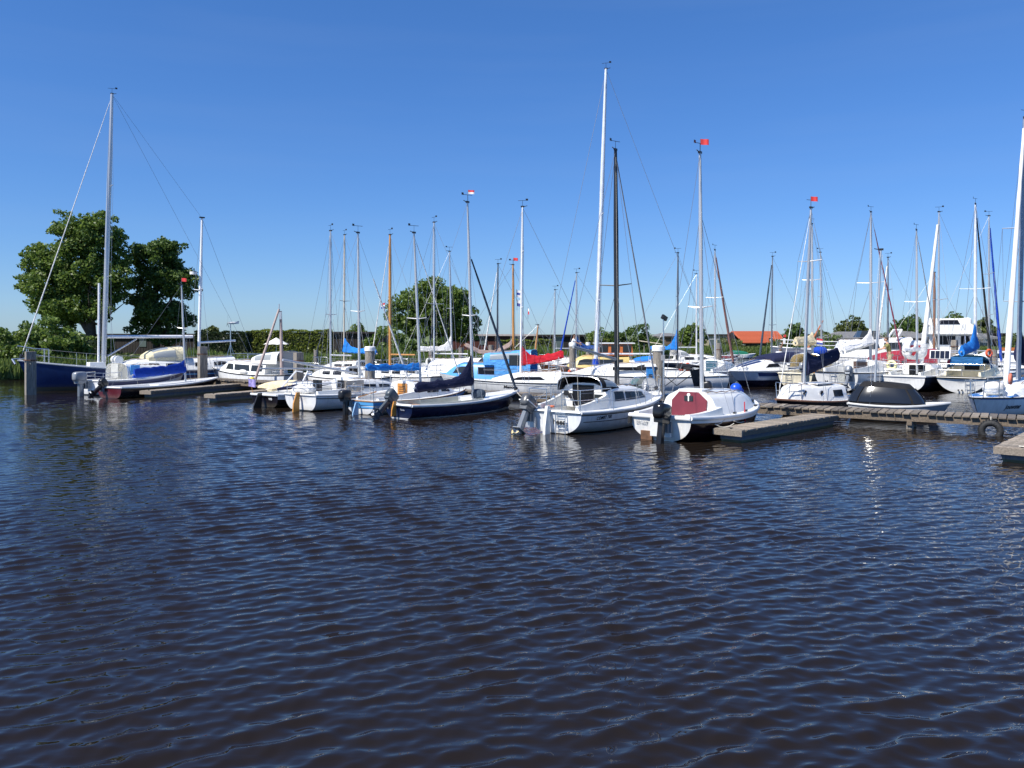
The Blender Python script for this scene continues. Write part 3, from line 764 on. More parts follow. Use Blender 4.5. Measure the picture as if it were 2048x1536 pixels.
    def win(s, x0, x1, v0=.3, v1=.7, mat=None, sl0=0.0, sl1=0.0, sides=(1, -1), frame=None, name='window'):
        for sg in sides:
            m = MB(); N = 6; out = []; inn = []
            for i in range(N + 1):
                u = i / N
                for lst, off in ((out, .014), (inn, -.01)):
                    lst.append([s.side(lerp(x0, x1, u) + lerp(sl0, sl1, u) * (k / 3), lerp(v0, v1, k / 3), sg, off) for k in range(4)])
            m.loft(out)
            border = [r[0] for r in out] + out[-1][1:] + [r[-1] for r in out][::-1][1:] + out[0][::-1][1:-1]
            ib = [r[0] for r in inn] + inn[-1][1:] + [r[-1] for r in inn][::-1][1:] + inn[0][::-1][1:-1]
            m.loft([border, ib], True)
            o = s.add(name, m, mat or TINT(), s.cabo)
            if frame:
                MB().tube(border + [border[0]], .014, 5, False).build('window_frame', frame, s.cabo)
    def port(s, x, v, r, sides=(1, -1), mat=None):
        for sg in sides:
            p = s.side(x, v, sg, .012)
            m = MB(); n = 14
            q = [(p[0] + r * math.cos(6.2832 * k / n), p[1], p[2] + r * math.sin(6.2832 * k / n)) for k in range(n)]
            q2 = [(a, b - sg * .03, c) for a, b, c in q]
            m.add(q, [tuple(range(n))]).loft([q, q2], True)
            s.add('porthole', m, mat or TINT(), s.cabo)
            MB().tube(q + [q[0]], .014, 5, False).build('porthole_rim', STEEL(), s.cabo)
    def hatch(s, y0, y1, z0, z1, mat, x=None, taper=1.0, name='companionway'):
        """Panel on the aft face of the cabin."""
        x0 = s.cab[0] if x is None else x
        z = s.sheer(x0 / s.L)
        yc = (y0 + y1) / 2
        return s.add(name, MB().box(x0 - .02, yc, z + (z0 + z1) / 2, .04, abs(y1 - y0), z1 - z0), mat, s.cabo)
    def slide(s, x0, x1, w, mat=None, h=.05):
        wv, hh, z = s._cg((x0 + x1) / 2)
        return s.add('sliding_hatch', MB().box((x0 + x1) / 2, 0, z + hh + s.cab[9] + h / 2 - .02, x1 - x0, w, h, 0, 0, .95), mat or WHITE(), s.cabo)
    def coaming(s, x0, x1, h0, h1, k=.66, mat=None, th=.10):
        for sg in (1, -1):
            secs = []
            for i in range(9):
                x = lerp(x0, x1, i / 8); t = x / s.L; y = s.b(t) * k; z = s.sheer(t) + .02; h = lerp(h0, h1, (i / 8) ** 1.5)
                secs.append([(x, sg * (y + th / 2 + .02), z), (x, sg * (y + th / 2), z + h), (x, sg * (y - th / 2), z + h), (x, sg * (y - th / 2), z - .02)])
            s.add('coaming', MB().loft(secs, True, True, True), mat or WHITE())
    def sprayhood(s, x0, x1, w, h, mat, z=None, win=True, name='sprayhood', pw=.62, front=.0):
        z = z if z is not None else s.sheer(x0 / s.L) + .25
        def P(u, a, off=0):
            hh = (h + off) * (math.sqrt(max(0, 1 - (u * .97) ** 2.4)) * (1 - front) + front * (1 - u * .15)); ww = (w + off) * (1 - .12 * u)
            c, sn = math.cos(a), math.sin(a)
            return (lerp(x0, x1, u) , ww * math.copysign(abs(c) ** pw, c), z + hh * max(0, sn) ** pw)
        secs = [[P(i / 8, math.pi * k / 16) for k in range(17)] for i in range(9)]
        o = s.add(name, MB().loft(secs, False, False, front > 0), mat, None, True, 50)
        if win:
            for a0, a1 in ((.30, .70), (.04, .22), (.78, .96)):
                g = MB().loft([[P(lerp(.42 if a0 == .3 else .25, .86, i / 4), math.pi * lerp(a0, a1, k / 6), .012) for k in range(7)] for i in range(5)])
                s.add('clear_panel', g, clearm('vinyl window', (.32, .35, .36), .85, .10), o, True)
        s.add('hood_hoop', MB().tube([P(0, math.pi * k / 16, .01) for k in range(17)], .018, 6), STEEL(), o)
        return o
    # --- spars and rigging
    def mast(s, base, top, mat, r=.055, spread=((.52, .45),), z0=None, vane=True, fore=True, back=True, low=True, px=True, bowx=None, sternx=None, lean=True, wire=.006, flat=1.0, stayfrac=1.0, fr=0):
        x = s.xpx(base) if px else base
        foot = Vector((x, 0, z0 if z0 is not None else s.sheer(x / s.L) + .05))
        wy = s.o.y + x * math.cos(s.th); wx = s.o.x + x * math.sin(s.th)
        tw = Vector((gx(top[0], wy), wy, gz(top[1], wy)))
        tp = s.w2l(tw)
        H = tp.z
        if not lean: tp = Vector((x, 0, H))
        dv = tp - foot
        if dv.xy.length > .10 * dv.z:
            k = .10 * dv.z / dv.xy.length; tp = Vector((foot.x + dv.x * k, foot.y + dv.y * k, tp.z))
        s.mf, s.mt, s.mr = foot, tp, r
        o = s.add('mast', MB().tube([foot, foot.lerp(tp, .7), tp], [r, r, r * .62], 10, True, flat), mat, None, True, 50)
        s.masto = o
        m = MB(); m.box(tp.x, tp.y, tp.z + .02, .16, .06, .07); m.tube([tp, tp + Vector((-.22, 0, .06))], .015, 5); m.build('masthead', BLACK(), o)
        for j, (ox, oy) in enumerate(((.10, .05), (-.09, -.07))):
            MB().tube([foot + Vector((ox * 1.6, oy * 1.8, 0)), foot.lerp(tp, .97) + Vector((ox * .5, oy * .5, 0))], .005, 4).build('halyard', ROPE(), o)
        if vane:
            v = MB(); v.tube([tp, tp + Vector((0, 0, .3))], .008, 4); v.tube([tp + Vector((-.22, .08, .3)), tp + Vector((.2, -.06, .3))], .009, 4)
            v.box(tp.x - .2, tp.y + .07, tp.z + .33, .11, .01, .09); v.build('wind_vane', BLACK(), o)
        hb = s.b(min(.95, x / s.L)) * .95; zc = s.sheer(x / s.L) + .03
        for fr_, ln in spread:
            c = foot.lerp(tp, fr_)
            for sg in (1, -1):
                tip = c + Vector((-.06, sg * ln, .04))
                MB().tube([c, tip], [.024, .016], 6).build('spreader', mat, o)
        fr_, ln = spread[-1] if spread else (.6, .05)
        hs = foot.lerp(tp, stayfrac)
        for sg in (1, -1):
            pts = [hs - Vector((0, 0, .05))] + [foot.lerp(tp, a) + Vector((-.06, sg * l_, .04)) for a, l_ in spread[::-1]] + [Vector((x - .05, sg * hb, zc))]
            s.add('shroud', MB().tube(pts, wire, 4), WIRE())
            if low and spread:
                s.add('lower_shroud', MB().tube([foot.lerp(tp, spread[0][0] - .02), Vector((x - .35, sg * hb * .97, zc))], wire, 4), WIRE())
        bx = bowx if bowx is not None else s.L - .12
        s.bow = Vector((bx, 0, s.sheer(bx / s.L) + .06))
        if fore: s.add('forestay', MB().tube([hs - Vector((0, 0, .1)), s.bow], wire, 4), WIRE())
        if back:
            sx = sternx if sternx is not None else .06
            s.add('backstay', MB().tube([tp - Vector((0, 0, .02)), Vector((sx, 0, s.sheer(0) + .05))], wire, 4), WIRE())
        return o
    def furl(s, mat, r=.07, a=.04, b=.93, parent=None, stayfrac=1.0, drum=True):
        p0, p1 = s.bow, s.mf.lerp(s.mt, stayfrac) - Vector((0, 0, .1))
        N = 14; pts = [p0.lerp(p1, lerp(a, b, i / N)) for i in range(N + 1)]
        rad = [r * (1.0 - .55 * (i / N)) * (1 + .10 * math.sin(i * 2.7)) * (.6 if i == 0 else 1) for i in range(N + 1)]
        o = s.add('furled_jib', MB().tube(pts, rad, 8), mat, None, True, 60)
        if drum: MB().tube([p0.lerp(p1, a * .25), p0.lerp(p1, a * .25 + .012)], [.09, .09], 10).build('furling_drum', BLACK(), o)
        return o
    def boom(s, ln, z, mat=None, cover=None, h0=.5, h1=.16, w=.13, up=0.0, side=0.0, sag=0.0, r=.04, bare=False, drape=0.06, name='sail_cover'):
        """Boom going aft from the mast at height z; a cover with a tall luff end over it."""
        g = s.mf.x + (s.mt.x - s.mf.x) * ((z - s.mf.z) / (s.mt.z - s.mf.z)); gy = s.mf.y + (s.mt.y - s.mf.y) * ((z - s.mf.z) / (s.mt.z - s.mf.z))
        c, sn = math.cos(side), math.sin(side)
        def Q(u): return Vector((g - s.mr - ln * u * c, gy + ln * u * sn, z + up * u - sag * math.sin(math.pi * u)))
        s.add('boom', MB().tube([Q(i / 6) for i in range(7)], r, 8), mat or ALU(), None, True, 60)
        if cover:
            secs = []; N = 16
            for i in range(N + 1):
                u = i / N * .97; q = Q(u); h = h1 + (h0 - h1) * max(0, 1 - u / .38) ** 2.2; ww = w * (1 - .35 * u) * (1 + .1 * math.sin(9 * u + s.L))
                wob = .030 * math.sin(u * 23 + s.L * 3) + .026 * math.sin(u * 41 + s.B) + .014 * math.sin(u * 77)
                sec = []
                for k in range(12):
                    a = 6.2832 * k / 12; y = math.sin(a) * ww * (1 if math.cos(a) < .3 else .62); zz = math.cos(a)
                    zz = zz * (h if zz > 0 else drape + wob)
                    # the cover hugs the mast at its luff: narrow and tall there
                    y *= (.72 if (u < .12 and zz > h * .5) else 1)
                    sec.append((q.x - sn * 0 + (-.0), q.y + y * c, q.z + zz + wob * .8))
                secs.append(sec)
            o = s.add(name, MB().loft(secs, True, True, True), cover, None, True, 45)
            for u in (.2, .45, .7, .9):
                q = Q(u); MB().tube([q + Vector((0, w * .9 * (1 - .3 * u), 0)), q + Vector((0, .0, -drape - .03)), q + Vector((0, -w * .9 * (1 - .3 * u), 0))], .008, 4).build('cover_tie', ROPE(), o)
        s.add('mainsheet', MB().tube([Q(.93), Vector((Q(.93).x + .1, 0, s.sheer(.12) + .0))], .008, 4), ROPE())
        return Q
    # --- metalwork
    def pulpit(s, h=.58, ln=.9, r=.014):
        m = MB(); L = s.L
        def dk(x, k=.85): t = x / L; return s.b(t) * k, s.sheer(t) + .03
        xa = L - ln; y, z = dk(xa)
        loop = [(xa, y, z + h)] + [(L - .15 - ln * .45, dk(L - .15 - ln * .45)[0] + .05, z + h + .03), (L + .02, 0, s.sheer(1) + h + .02), (L - .15 - ln * .45, -dk(L - .15 - ln * .45)[0] - .05, z + h + .03), (xa, -y, z + h)]
        m.tube(loop, r, 6)
        for sg in (1, -1):
            m.tube([(xa, sg * y, z), (xa, sg * y, z + h)], r, 6); y2, z2 = dk(L - .4); m.tube([(L - .4, sg * y2, z2), (L - .42, sg * (y2 + .06), z + h + .02)], r, 6)
            m.tube([(xa, sg * y, z + h * .5), (L - .4, sg * (y2 + .04), z2 + h * .5)], r * .8, 5)
        return s.add('pulpit', m, STEEL(), None, True, 60)
    def pushpit(s, h=.58, ln=.8, r=.014, gap=False):
        m = MB(); y0 = s.b(0) * .93; y1 = s.b(ln / s.L) * .93; z0 = s.sheer(0) + .03
        pts = [(ln, y1, z0 + h), (.06, y0, z0 + h), (.06, y0 * .3 if gap else 0, z0 + h)]
        for sg in (1, -1):
            m.tube([(a, b * sg, c) for a, b, c in pts], r, 6)
            m.tube([(a, b * sg, c - h * .48) for a, b, c in pts], r * .8, 5)
            for a, b, c in pts[:2]: m.tube([(a, b * sg, z0), (a, b * sg, c)], r, 6)
            if gap: m.tube([(.06, y0 * .3 * sg, z0), (.06, y0 * .3 * sg, z0 + h)], r, 6)
        return s.add('pushpit', m, STEEL(), None, True, 60)
    def lifelines(s, t0=.14, t1=.84, n=4, h=.56):
        for sg in (1, -1):
            tops = []
            for i in range(n):
                t = lerp(t0, t1, i / (n - 1)); x = s.L * t; y = s.b(t) * .93 * sg; z = s.sheer(t) + .02
                s.add('stanchion', MB().tube([(x, y, z), (x, y, z + h)], .012, 5), STEEL()); tops.append(Vector((x, y, z + h)))
            full = [Vector((.06, sg * s.b(0) * .93, s.sheer(0) + h))] + tops + [Vector((s.L - .8, sg * s.b(1 - .8 / s.L) * .85, s.sheer(.9) + h))]
            s.add('lifeline', MB().tube(full, .006, 4), WIRE()); s.add('lifeline', MB().tube([p - Vector((0, 0, h * .48)) for p in full], .005, 4), WIRE())
    def ladder(s, y, z0, z1, w=.28, n=4, x=-.04):
        m = MB()
        for sg in (1, -1): m.tube([(x, y + sg * w / 2, z0), (x, y + sg * w / 2, z1)], .015, 6)
        for i in range(n): z = lerp(z0 + .08, z1 - .03, i / (n - 1)); m.tube([(x, y - w / 2, z), (x, y + w / 2, z)], .014, 5)
        return s.add('boarding_ladder', m, STEEL(), s.tro, True, 60)
    def rudder(s, mat, y=0, w=.32, z0=-.35, z1=None, th=.05, slope=.12, name='rudder'):
        z1 = z1 if z1 is not None else s.sheer(0) + .1
        x0 = -.03
        P = [(x0, z1), (x0 - w * .55, z1), (x0 - w * .9 - slope, (z0 + z1) * .45), (x0 - w - slope, z0), (x0 - slope * .4, z0)]
        m = MB().loft([[(a, y - th / 2, c) for a, c in P], [(a, y + th / 2, c) for a, c in P]], True, True, True)
        return s.add(name, m, mat)
    def outboard(s, y, z, tilt=0.0, k=1.0, cowl=None, legm=None, prop=None, x=-.16, stripe=None):
        """Outboard motor on the transom: cowling with leg, bracket and propeller."""
        M = Matrix.Translation((x, y, z)) @ Matrix.Rotation(tilt, 4, 'Y') @ Matrix.Scale(k, 4)
        c = cowl or BLACK(); lm = legm or c
        body = MB().ell((-.17, 0, .34), (.27, .15, .19), 16, 9, .5).box(-.15, 0, .13, .34, .22, .12, 0, 0, 1.1).xf(M)
        o = s.add('outboard_motor', body, c, None, True, 50)
        lg = MB(); lg.loft([[(a, b_ * .075, zz) for a, b_ in ((.0, .3), (.0, -.3), (-.10, -1), (-.22, -.8), (-.26, 0), (-.22, .8), (-.10, 1))] for zz in (.12, -.25, -.48)], True, True, True)
        lg.box(-.14, 0, -.5, .42, .2, .02); lg.loft([[(a, b_ * .04, zz) for a, b_ in ((.0, .3), (.0, -.3), (-.1, -1), (-.24, -.4), (-.24, .4), (-.1, 1))] for zz in (-.5, -.7)], True, True, True)
        lg.tube([(.08, 0, -.68), (-.05, 0, -.68), (-.3, 0, -.68)], [.02, .06, .04], 8)
        lg.add([(-.02, .01, -.72), (-.2, .01, -.72), (-.2, .01, -.88), (-.06, -.01, -.86), (-.02, -.01, -.72), (-.2, -.01, -.72), (-.2, -.01, -.88)], [(0, 1, 2, 3), (4, 3, 6, 5), (0, 4, 5, 1), (1, 5, 6, 2)])
        lg.xf(M).build('motor_leg', lm, o, True, 45)
        pr = MB()
        for i in range(3):
            a = 2.094 * i + .4
            pr.add([(-.30, .03 * math.cos(a), -.68 + .03 * math.sin(a)), (-.27, .12 * math.cos(a - .4), -.68 + .12 * math.sin(a - .4)), (-.30, .15 * math.cos(a + .1), -.68 + .15 * math.sin(a + .1)), (-.34, .12 * math.cos(a + .55), -.68 + .12 * math.sin(a + .55))], [(0, 1, 2, 3), (3, 2, 1, 0)])
        pr.tube([(-.26, 0, -.68), (-.38, 0, -.68)], [.04, .02], 8)
        pr.xf(M).build('propeller', prop or c, o)
        br = MB(); br.box(.05, .07, .02, .10, .03, .34).box(.05, -.07, .02, .10, .03, .34).box(.09, 0, -.02, .03, .28, .26)
        br.xf(Matrix.Translation((x, y, z)) @ Matrix.Scale(k, 4)).build('bracket', pm('bracket grey', (.25, .26, .27), .5, metal=.5), o)
        if stripe: MB().box(-.16, 0, .30, .50, .317, .03).xf(M).build('cowl_stripe', stripe, o)
        return o
    # --- lettering
    def side_text(s, txt, x, z, size, mat, sg=-1, shear=0.0, space=1.0, follow=0.0):
        me = text_mesh(txt, size, 0, shear, space)
        hm = s.hull.data; bv = BVHTree.FromPolygons([v.co.copy() for v in hm.vertices], [tuple(p.vertices) for p in hm.polygons])
        for v in me.vertices:
            u, w = v.co.x, v.co.y
            xx = x + u if sg < 0 else x - u; zz = z + w + follow * u
            hit = bv.ray_cast(Vector((xx, sg * 8, zz)), Vector((0, -sg, 0)))[0]
            v.co = (xx, (hit.y if hit else sg * s.hy(xx, zz)) + sg * .007, zz)
        me.materials.clear(); me.materials.append(mat)
        return link('lettering', me, None, s.hull)
    def stern_text(s, txt, y, z, size, mat, shear=0.0, off=.02, space=1.0):
        me = text_mesh(txt, size, 0, shear, space)
        for v in me.vertices:
            u, w = v.co.x, v.co.y
            zz = z + w; vv = max(0, min(1, (s.sheer(0) - zz) / (s.sheer(0) + s.d(0))))
            v.co = (s.x(0, vv) - off, y - u, zz)
        me.materials.clear(); me.materials.append(mat)
        return link('lettering', me, None, s.tro)
    def world(s, p):
        return s.root.matrix_basis @ Vector(p)

def rope(label, pts, sag=.12, r=.012, name='mooring_rope', cat='rope', mat=None):
    out = []
    for a, b in zip(pts, pts[1:]):
        a, b = Vector(a), Vector(b)
        for i in range(9): q = a.lerp(b, i / 8); q.z -= sag * 4 * (i / 8) * (1 - i / 8); out.append(q)
    o = MB().tube(out, r, 5).build(name, mat or ROPE(), None, True, 60)
    return tag(o, label, cat)
def cloth_flag(o, p, w, h, bands, name='pennant', pole=.0, az=0.3):
    """Waving flag of horizontal colour bands as part of o."""
    if name == 'pennant':
        MB().tube([(p[0], p[1], p[2] - .15), (p[0], p[1], p[2] + .14 + h * 1.1)], .008, 4).build('pennant_staff', WIRE(), o)
        p = (p[0], p[1], p[2] + .14); w *= 1.15; h *= 1.1; az = -o.parent.rotation_euler.z - .15
    n = len(bands); c, sn = math.cos(az), math.sin(az)
    for i, b in enumerate(bands):
        z1 = p[2] + h * (1 - i / n); z0 = p[2] + h * (1 - (i + 1) / n); rows = []
        for k in range(9):
            u = k / 8; dy = .12 * w * math.sin(u * 6) * u; x = w * u
            rows.append([(p[0] + x * c - dy * sn, p[1] + x * sn + dy * c, z0 - .15 * h * u), (p[0] + x * c - dy * sn, p[1] + x * sn + dy * c, z1 - .15 * h * u)])
        MB().loft(rows).build(name, b, o)

# ------------------------------------------------------------------ jetties, fingers, piles
PLANK = [pm('weathered plank %d' % i, c, .85, .3, 3, stretch=(1.5, 8, 8), bump=.5, bscale=12) for i, c in enumerate(((.21, .175, .135), (.17, .145, .115), (.25, .21, .165), (.135, .115, .095)))]
PLANKF = [pm('bleached plank %d' % i, c, .85, .3, 3, stretch=(1.5, 8, 8), bump=.5, bscale=12, dirt=(.10, .085, .065), dirt_amt=.6) for i, c in enumerate(((.30, .25, .195), (.25, .215, .17), (.34, .285, .22), (.21, .18, .145)))]
BEAM = pm('jetty beam', (.16, .125, .09), .85, .3, 3, stretch=(6, 1, 6), bump=.5, bscale=10)
PILEW = pm('weathered pile', (.25, .225, .19), .9, .35, 4, stretch=(5, 5, .5), bump=.8, bscale=10, dirt=(.06, .05, .04), dirt_amt=.5)
BLUEF = hullm('pontoon blue paint', (.030, .08, .19), (.10, .10, .05), .06, .5, .8, (.20, .19, .13))
CAPW = pm('white pile cap', (.75, .75, .73), .45, .06)
JS = .64; JC = 33.0
JDIR = Vector((1, -JS, 0)).normalized(); JN = Vector((JS, 1, 0)).normalized()
def jetty(label, c, xa, xb, width, zt, pitch, piles_every, beam_h=.22):
    ang = math.atan2(JDIR.y, JDIR.x)
    a = Vector((xa, c - JS * xa, 0)); ln = (xb - xa) / JDIR.x
    root = empty('jetty', label, 'jetty', a, ang)
    n = int(ln / pitch)
    mes = []
    for i in range(4):
        me = MB().box(0, 0, 0, pitch * .86, width, .045).mesh('plank'); me.materials.append(PLANK[i]); mes.append(me)
    rg = random.Random(3)
    for i in range(n):
        o = link('plank', mes[rg.randrange(4)], None, root, ((i + .5) * pitch, width / 2 + rg.uniform(-.04, .04), zt - .022 + rg.uniform(-.006, .006)))
        o.rotation_euler = (rg.uniform(-.006, .006), rg.uniform(-.02, .02), rg.uniform(-.012, .012))
    for y in (.13, width - .13):
        for k in range(int(ln / 4.5) + 1):
            x0 = k * 4.5; x1 = min(ln, x0 + 4.49)
            MB().box((x0 + x1) / 2, y, zt - .05 - beam_h / 2, x1 - x0, .09, beam_h).build('beam', BEAM, root)
    for k in range(int(ln / piles_every) + 1):
        for y in (.22, width - .22):
            MB().tube([(k * piles_every + .4, y, -1), (k * piles_every + .4, y, zt - .06)], .11, 9).build('support_pile', PILEW, root, True, 50)
        MB().box(k * piles_every + .4, width / 2, zt - .05 - beam_h - .06, .14, width - .1, .12).build('cross_beam', BEAM, root)
    return root
J1 = jetty('main planked jetty the boats are moored to, running left to right', JC, -18.2, 20.5, 1.25, .52, .235, 6.0)
J2 = jetty('far jetty behind the second row of boats', 66, 4, 62, 1.3, .55, .6, 9.0)

def finger(label, px, Y, th, ln, w=.62, zt=.36):
    p = Vector((gx(px, Y), Y, 0)); root = empty('finger_pontoon', label, 'pontoon', p, math.pi / 2 - R(th), 'finger pontoons off the main jetty')
    pitch = .2; n = int(ln / pitch); rg = random.Random(int(px)); mes = []
    for i in range(4):
        me = MB().box(0, 0, 0, pitch * .9, w + .06, .04).mesh('plank'); me.materials.append(PLANKF[(i + 2) % 4]); mes.append(me)
    for i in range(n):
        o = link('plank', mes[rg.randrange(4)], None, root, ((i + .5) * pitch, rg.uniform(-.015, .015), zt - .02 + rg.uniform(-.004, .004)))
    for y in (-w / 2, w / 2): MB().box(ln / 2, y, zt - .10, ln, .06, .12).build('side_beam', BEAM, root)
    MB().box(-.02, 0, zt - .09, .06, w + .1, .16).build('end_beam', PLANK[2], root)
    f = MB()
    secs = []
    for x, k in ((.12, .8), (.14, 1), (ln * .97, 1), (ln * .98, .8)):
        secs.append([(x, -w * .44 * k, zt - .165), (x, w * .44 * k, zt - .165), (x + (.06 if k < 1 and x < 1 else 0), w * .33 * k, -.2), (x + (.06 if k < 1 and x < 1 else 0), -w * .33 * k, -.2)])
    f.loft(secs, True, True, True).build('float', BLUEF, root)
    MB().tube([(.15, -.07, zt + .03), (.15, .07, zt + .03)], .012, 6).box(.15, 0, zt + .012, .03, .05, .03).build('cleat', BLACK(), root)
    return root
finger('planked finger pontoon with pale blue float right of the maroon hatch boat', 1456, 22.1, 46, 6.1, .8)
finger('finger pontoon corner with blue float at the right edge', 2042, 18.4, 42, 4.6, 1.0)
finger('long thin finger pontoon beside the maroon sterned boat', 292, 37.2, 24, 7.0)
finger('finger pontoon with square blue and white float end left of the black hull', 421, 35.0, 30, 6.2)

def pile(label, px, Y, pt, r=.2, cap=False, square=False, name='mooring_pile', lean=0.0):
    z = gz(pt, Y); root = empty(name, label, 'pile', (gx(px, Y), Y, 0))
    m = MB()
    if square: m.box(0, 0, z / 2 - .5, r * 1.45, r * 1.45, z + 1, .72)
    else: m.tube([(0, 0, -1), (lean * .5, 0, z * .5), (lean, 0, z)], [r * 1.08, r * 1.03, r], 12)
    m.build('post', PILEW, root, not square, 40)
    if cap: MB().tube([(lean, 0, z - .02), (lean, 0, z + .16), (lean, 0, z + .20)], [r * 1.12, r * 1.12, r * .95], 14).build('cap', CAPW, root, True, 40)
    else: MB().tube([(lean, 0, z - .45), (lean, 0, z - .40)], [r * 1.06, r * 1.06], 12).build('iron_band', pm('rusty band', (.12, .06, .035), .8, .3), root)
    return root
pile('thick grey pile standing in front of the blue ketch bow', 61, 39.5, 703, .30, square=True)
pile('thick square pile left of the white cabin cruiser', 405, 45.2, 693, .29, square=True)
pile('square pile behind the white boat with the wooden rudder', 597, 41.6, 705, .27, square=True)
pile('white capped pile behind the blue boom cover', 740, 38.8, 701, .24, True)
pile('stout white capped pile behind the black outboard boat', 1317, 31.0, 701, .23, True)
pile('weathered pile carrying the lifebuoy behind the sprayhood', 1145, 44, 692, .18, True)
pile('grey pile behind the white boat with two fenders', 1436, 52, 686, .22)
pile('thin pile in the reeds left of the white sail cover', 862, 62, 700, .18)
pile('thin pile in the reeds right of the white sail cover', 922, 62, 695, .19)
pile('pile behind the brown furled sail', 982, 62, 690, .2)
pile('white topped pile behind the navy sail cover', 1176, 62, 690, .16, True)
pile('pile left of the far white awning', 1256, 66, 688, .16)
pile('pile in front of the tall thicket', 1238, 68, 690, .17)
pile('thin pile standing in the far water left of the pale signal post', 1561, 70, 690, .16)
pile('grey pile in front of the flybridge yacht', 1909, 54, 680, .24, square=True)
pile('thin pile behind the blue sail bag boat', 1988, 50, 700, .18)
pile('square post in the reeds above the cream tarpaulin', 632, 57, 700, .16)
BLUEP = pm('bright blue post', (.03, .22, .55), .45, .1)
pr = empty('blue_mooring_post', 'bright blue mooring post with a white cap behind the navy striped speedboat', 'post', (gx(1558, 58), 58, 0))
MB().tube([(0, 0, -1), (0, 0, gz(706, 58))], .2, 14).build('post', BLUEP, pr, True, 40)
MB().tube([(0, 0, gz(706, 58)), (0, 0, gz(704, 58)), (0, 0, gz(703, 58))], [.24, .24, .2], 14).build('cap', CAPW, pr, True, 40)

def tyre():
    p = Vector((14.0, JC - JS * 14.0, 0)); t = (gx(1982, 1)); X = JC / (1 / t + JS); Y = X / t
    root = empty('tyre_fender', 'old tyre hanging from the jetty as a fender', 'tyre', (X - .10, Y - .16, .12), math.atan2(JDIR.y, JDIR.x))
    m = MB().ring((0, 0, 0), .24, .095, 'y', 26, 10); m.build('tyre', RUBBER(), root, True, 60)
    tr = MB()
    for i in range(26):
        a = 6.2832 * i / 26; tr.box(.335 * math.cos(a), 0, .335 * math.sin(a), .03, .14, .035, 0, -a)
    tr.build('tread', RUBBER(), root)
    MB().tube([(0, 0, .3), (0, .06, .42)], .012, 5).build('hanging_rope', ROPE(), root)
tyre()
def flood():
    Y = 30.4; root = empty('floodlight_pole', 'thin steel pole with a square floodlight on the jetty', 'lamp', (gx(1327, Y), Y, .5))
    z = gz(638, Y) - .5
    MB().tube([(0, 0, 0), (0, 0, z)], [.035, .025], 8).build('pole', STEEL(), root, True, 50)
    MB().box(.03, 0, z + .05, .24, .10, .16, .5, .5).build('lamp_head', BLACK(), root)
    MB().box(.03 + .02, -.055, z + .035, .2, .02, .12, .5, .5).build('lamp_glass', GLASS(), root)
    MB().box(-.02, 0, z * .52, .14, .1, .2).build('junction_box', pm('grey box', (.3, .31, .32), .5), root)
flood()
def pedestal():
    Y = 30.9; root = empty('power_pedestal', 'blue power pedestal with white lid on the jetty beside the capped pile', 'pedestal', (gx(1301, Y), Y, .5))
    z1 = gz(733, Y) - .5
    MB().box(0, 0, z1 / 2, .30, .25, z1).build('housing', BLUEP, root); MB().box(0, 0, z1 + .05, .42, .34, .1, 0, 0, .8).build('lid', CAPW, root)
    MB().box(-.02, -.13, z1 * .7, .14, .02, .16).build('socket_cover', BLACK(), root)
pedestal()
def lifebuoy(label, p, rz, Rr=.30, c1=None, c2=None, r=.075, name='lifebuoy'):
    root = empty(name, label, 'lifebuoy', p, rz)
    MB().ring((0, 0, 0), Rr, r, 'y', 24, 8).build('ring', c1, root, True, 60)
    if c2:
        for a in (.6, 2.2, 3.8, 5.3):
            secs = []
            for i in range(5):
                t = a + i * .12; secs.append([((Rr + (r + .006) * math.cos(q)) * math.cos(t), (r + .006) * math.sin(q), (Rr + (r + .006) * math.cos(q)) * math.sin(t)) for q in [6.2832 * k / 8 for k in range(8)]])
            MB().loft(secs, True).build('band', c2, root, True)
    return root
ORANGE = pm('orange foam', (.70, .10, .03), .6, .1); WFOAM = pm('white foam', (.78, .77, .74), .5, .05); YFOAM = pm('pale yellow foam', (.75, .72, .38), .6, .06)
lifebuoy('white and orange lifebuoy hanging on a pile behind the sprayhood', (gx(1147, 43.6), 43.6, gz(749, 43.6)), 0, .27, WFOAM, ORANGE, .085)

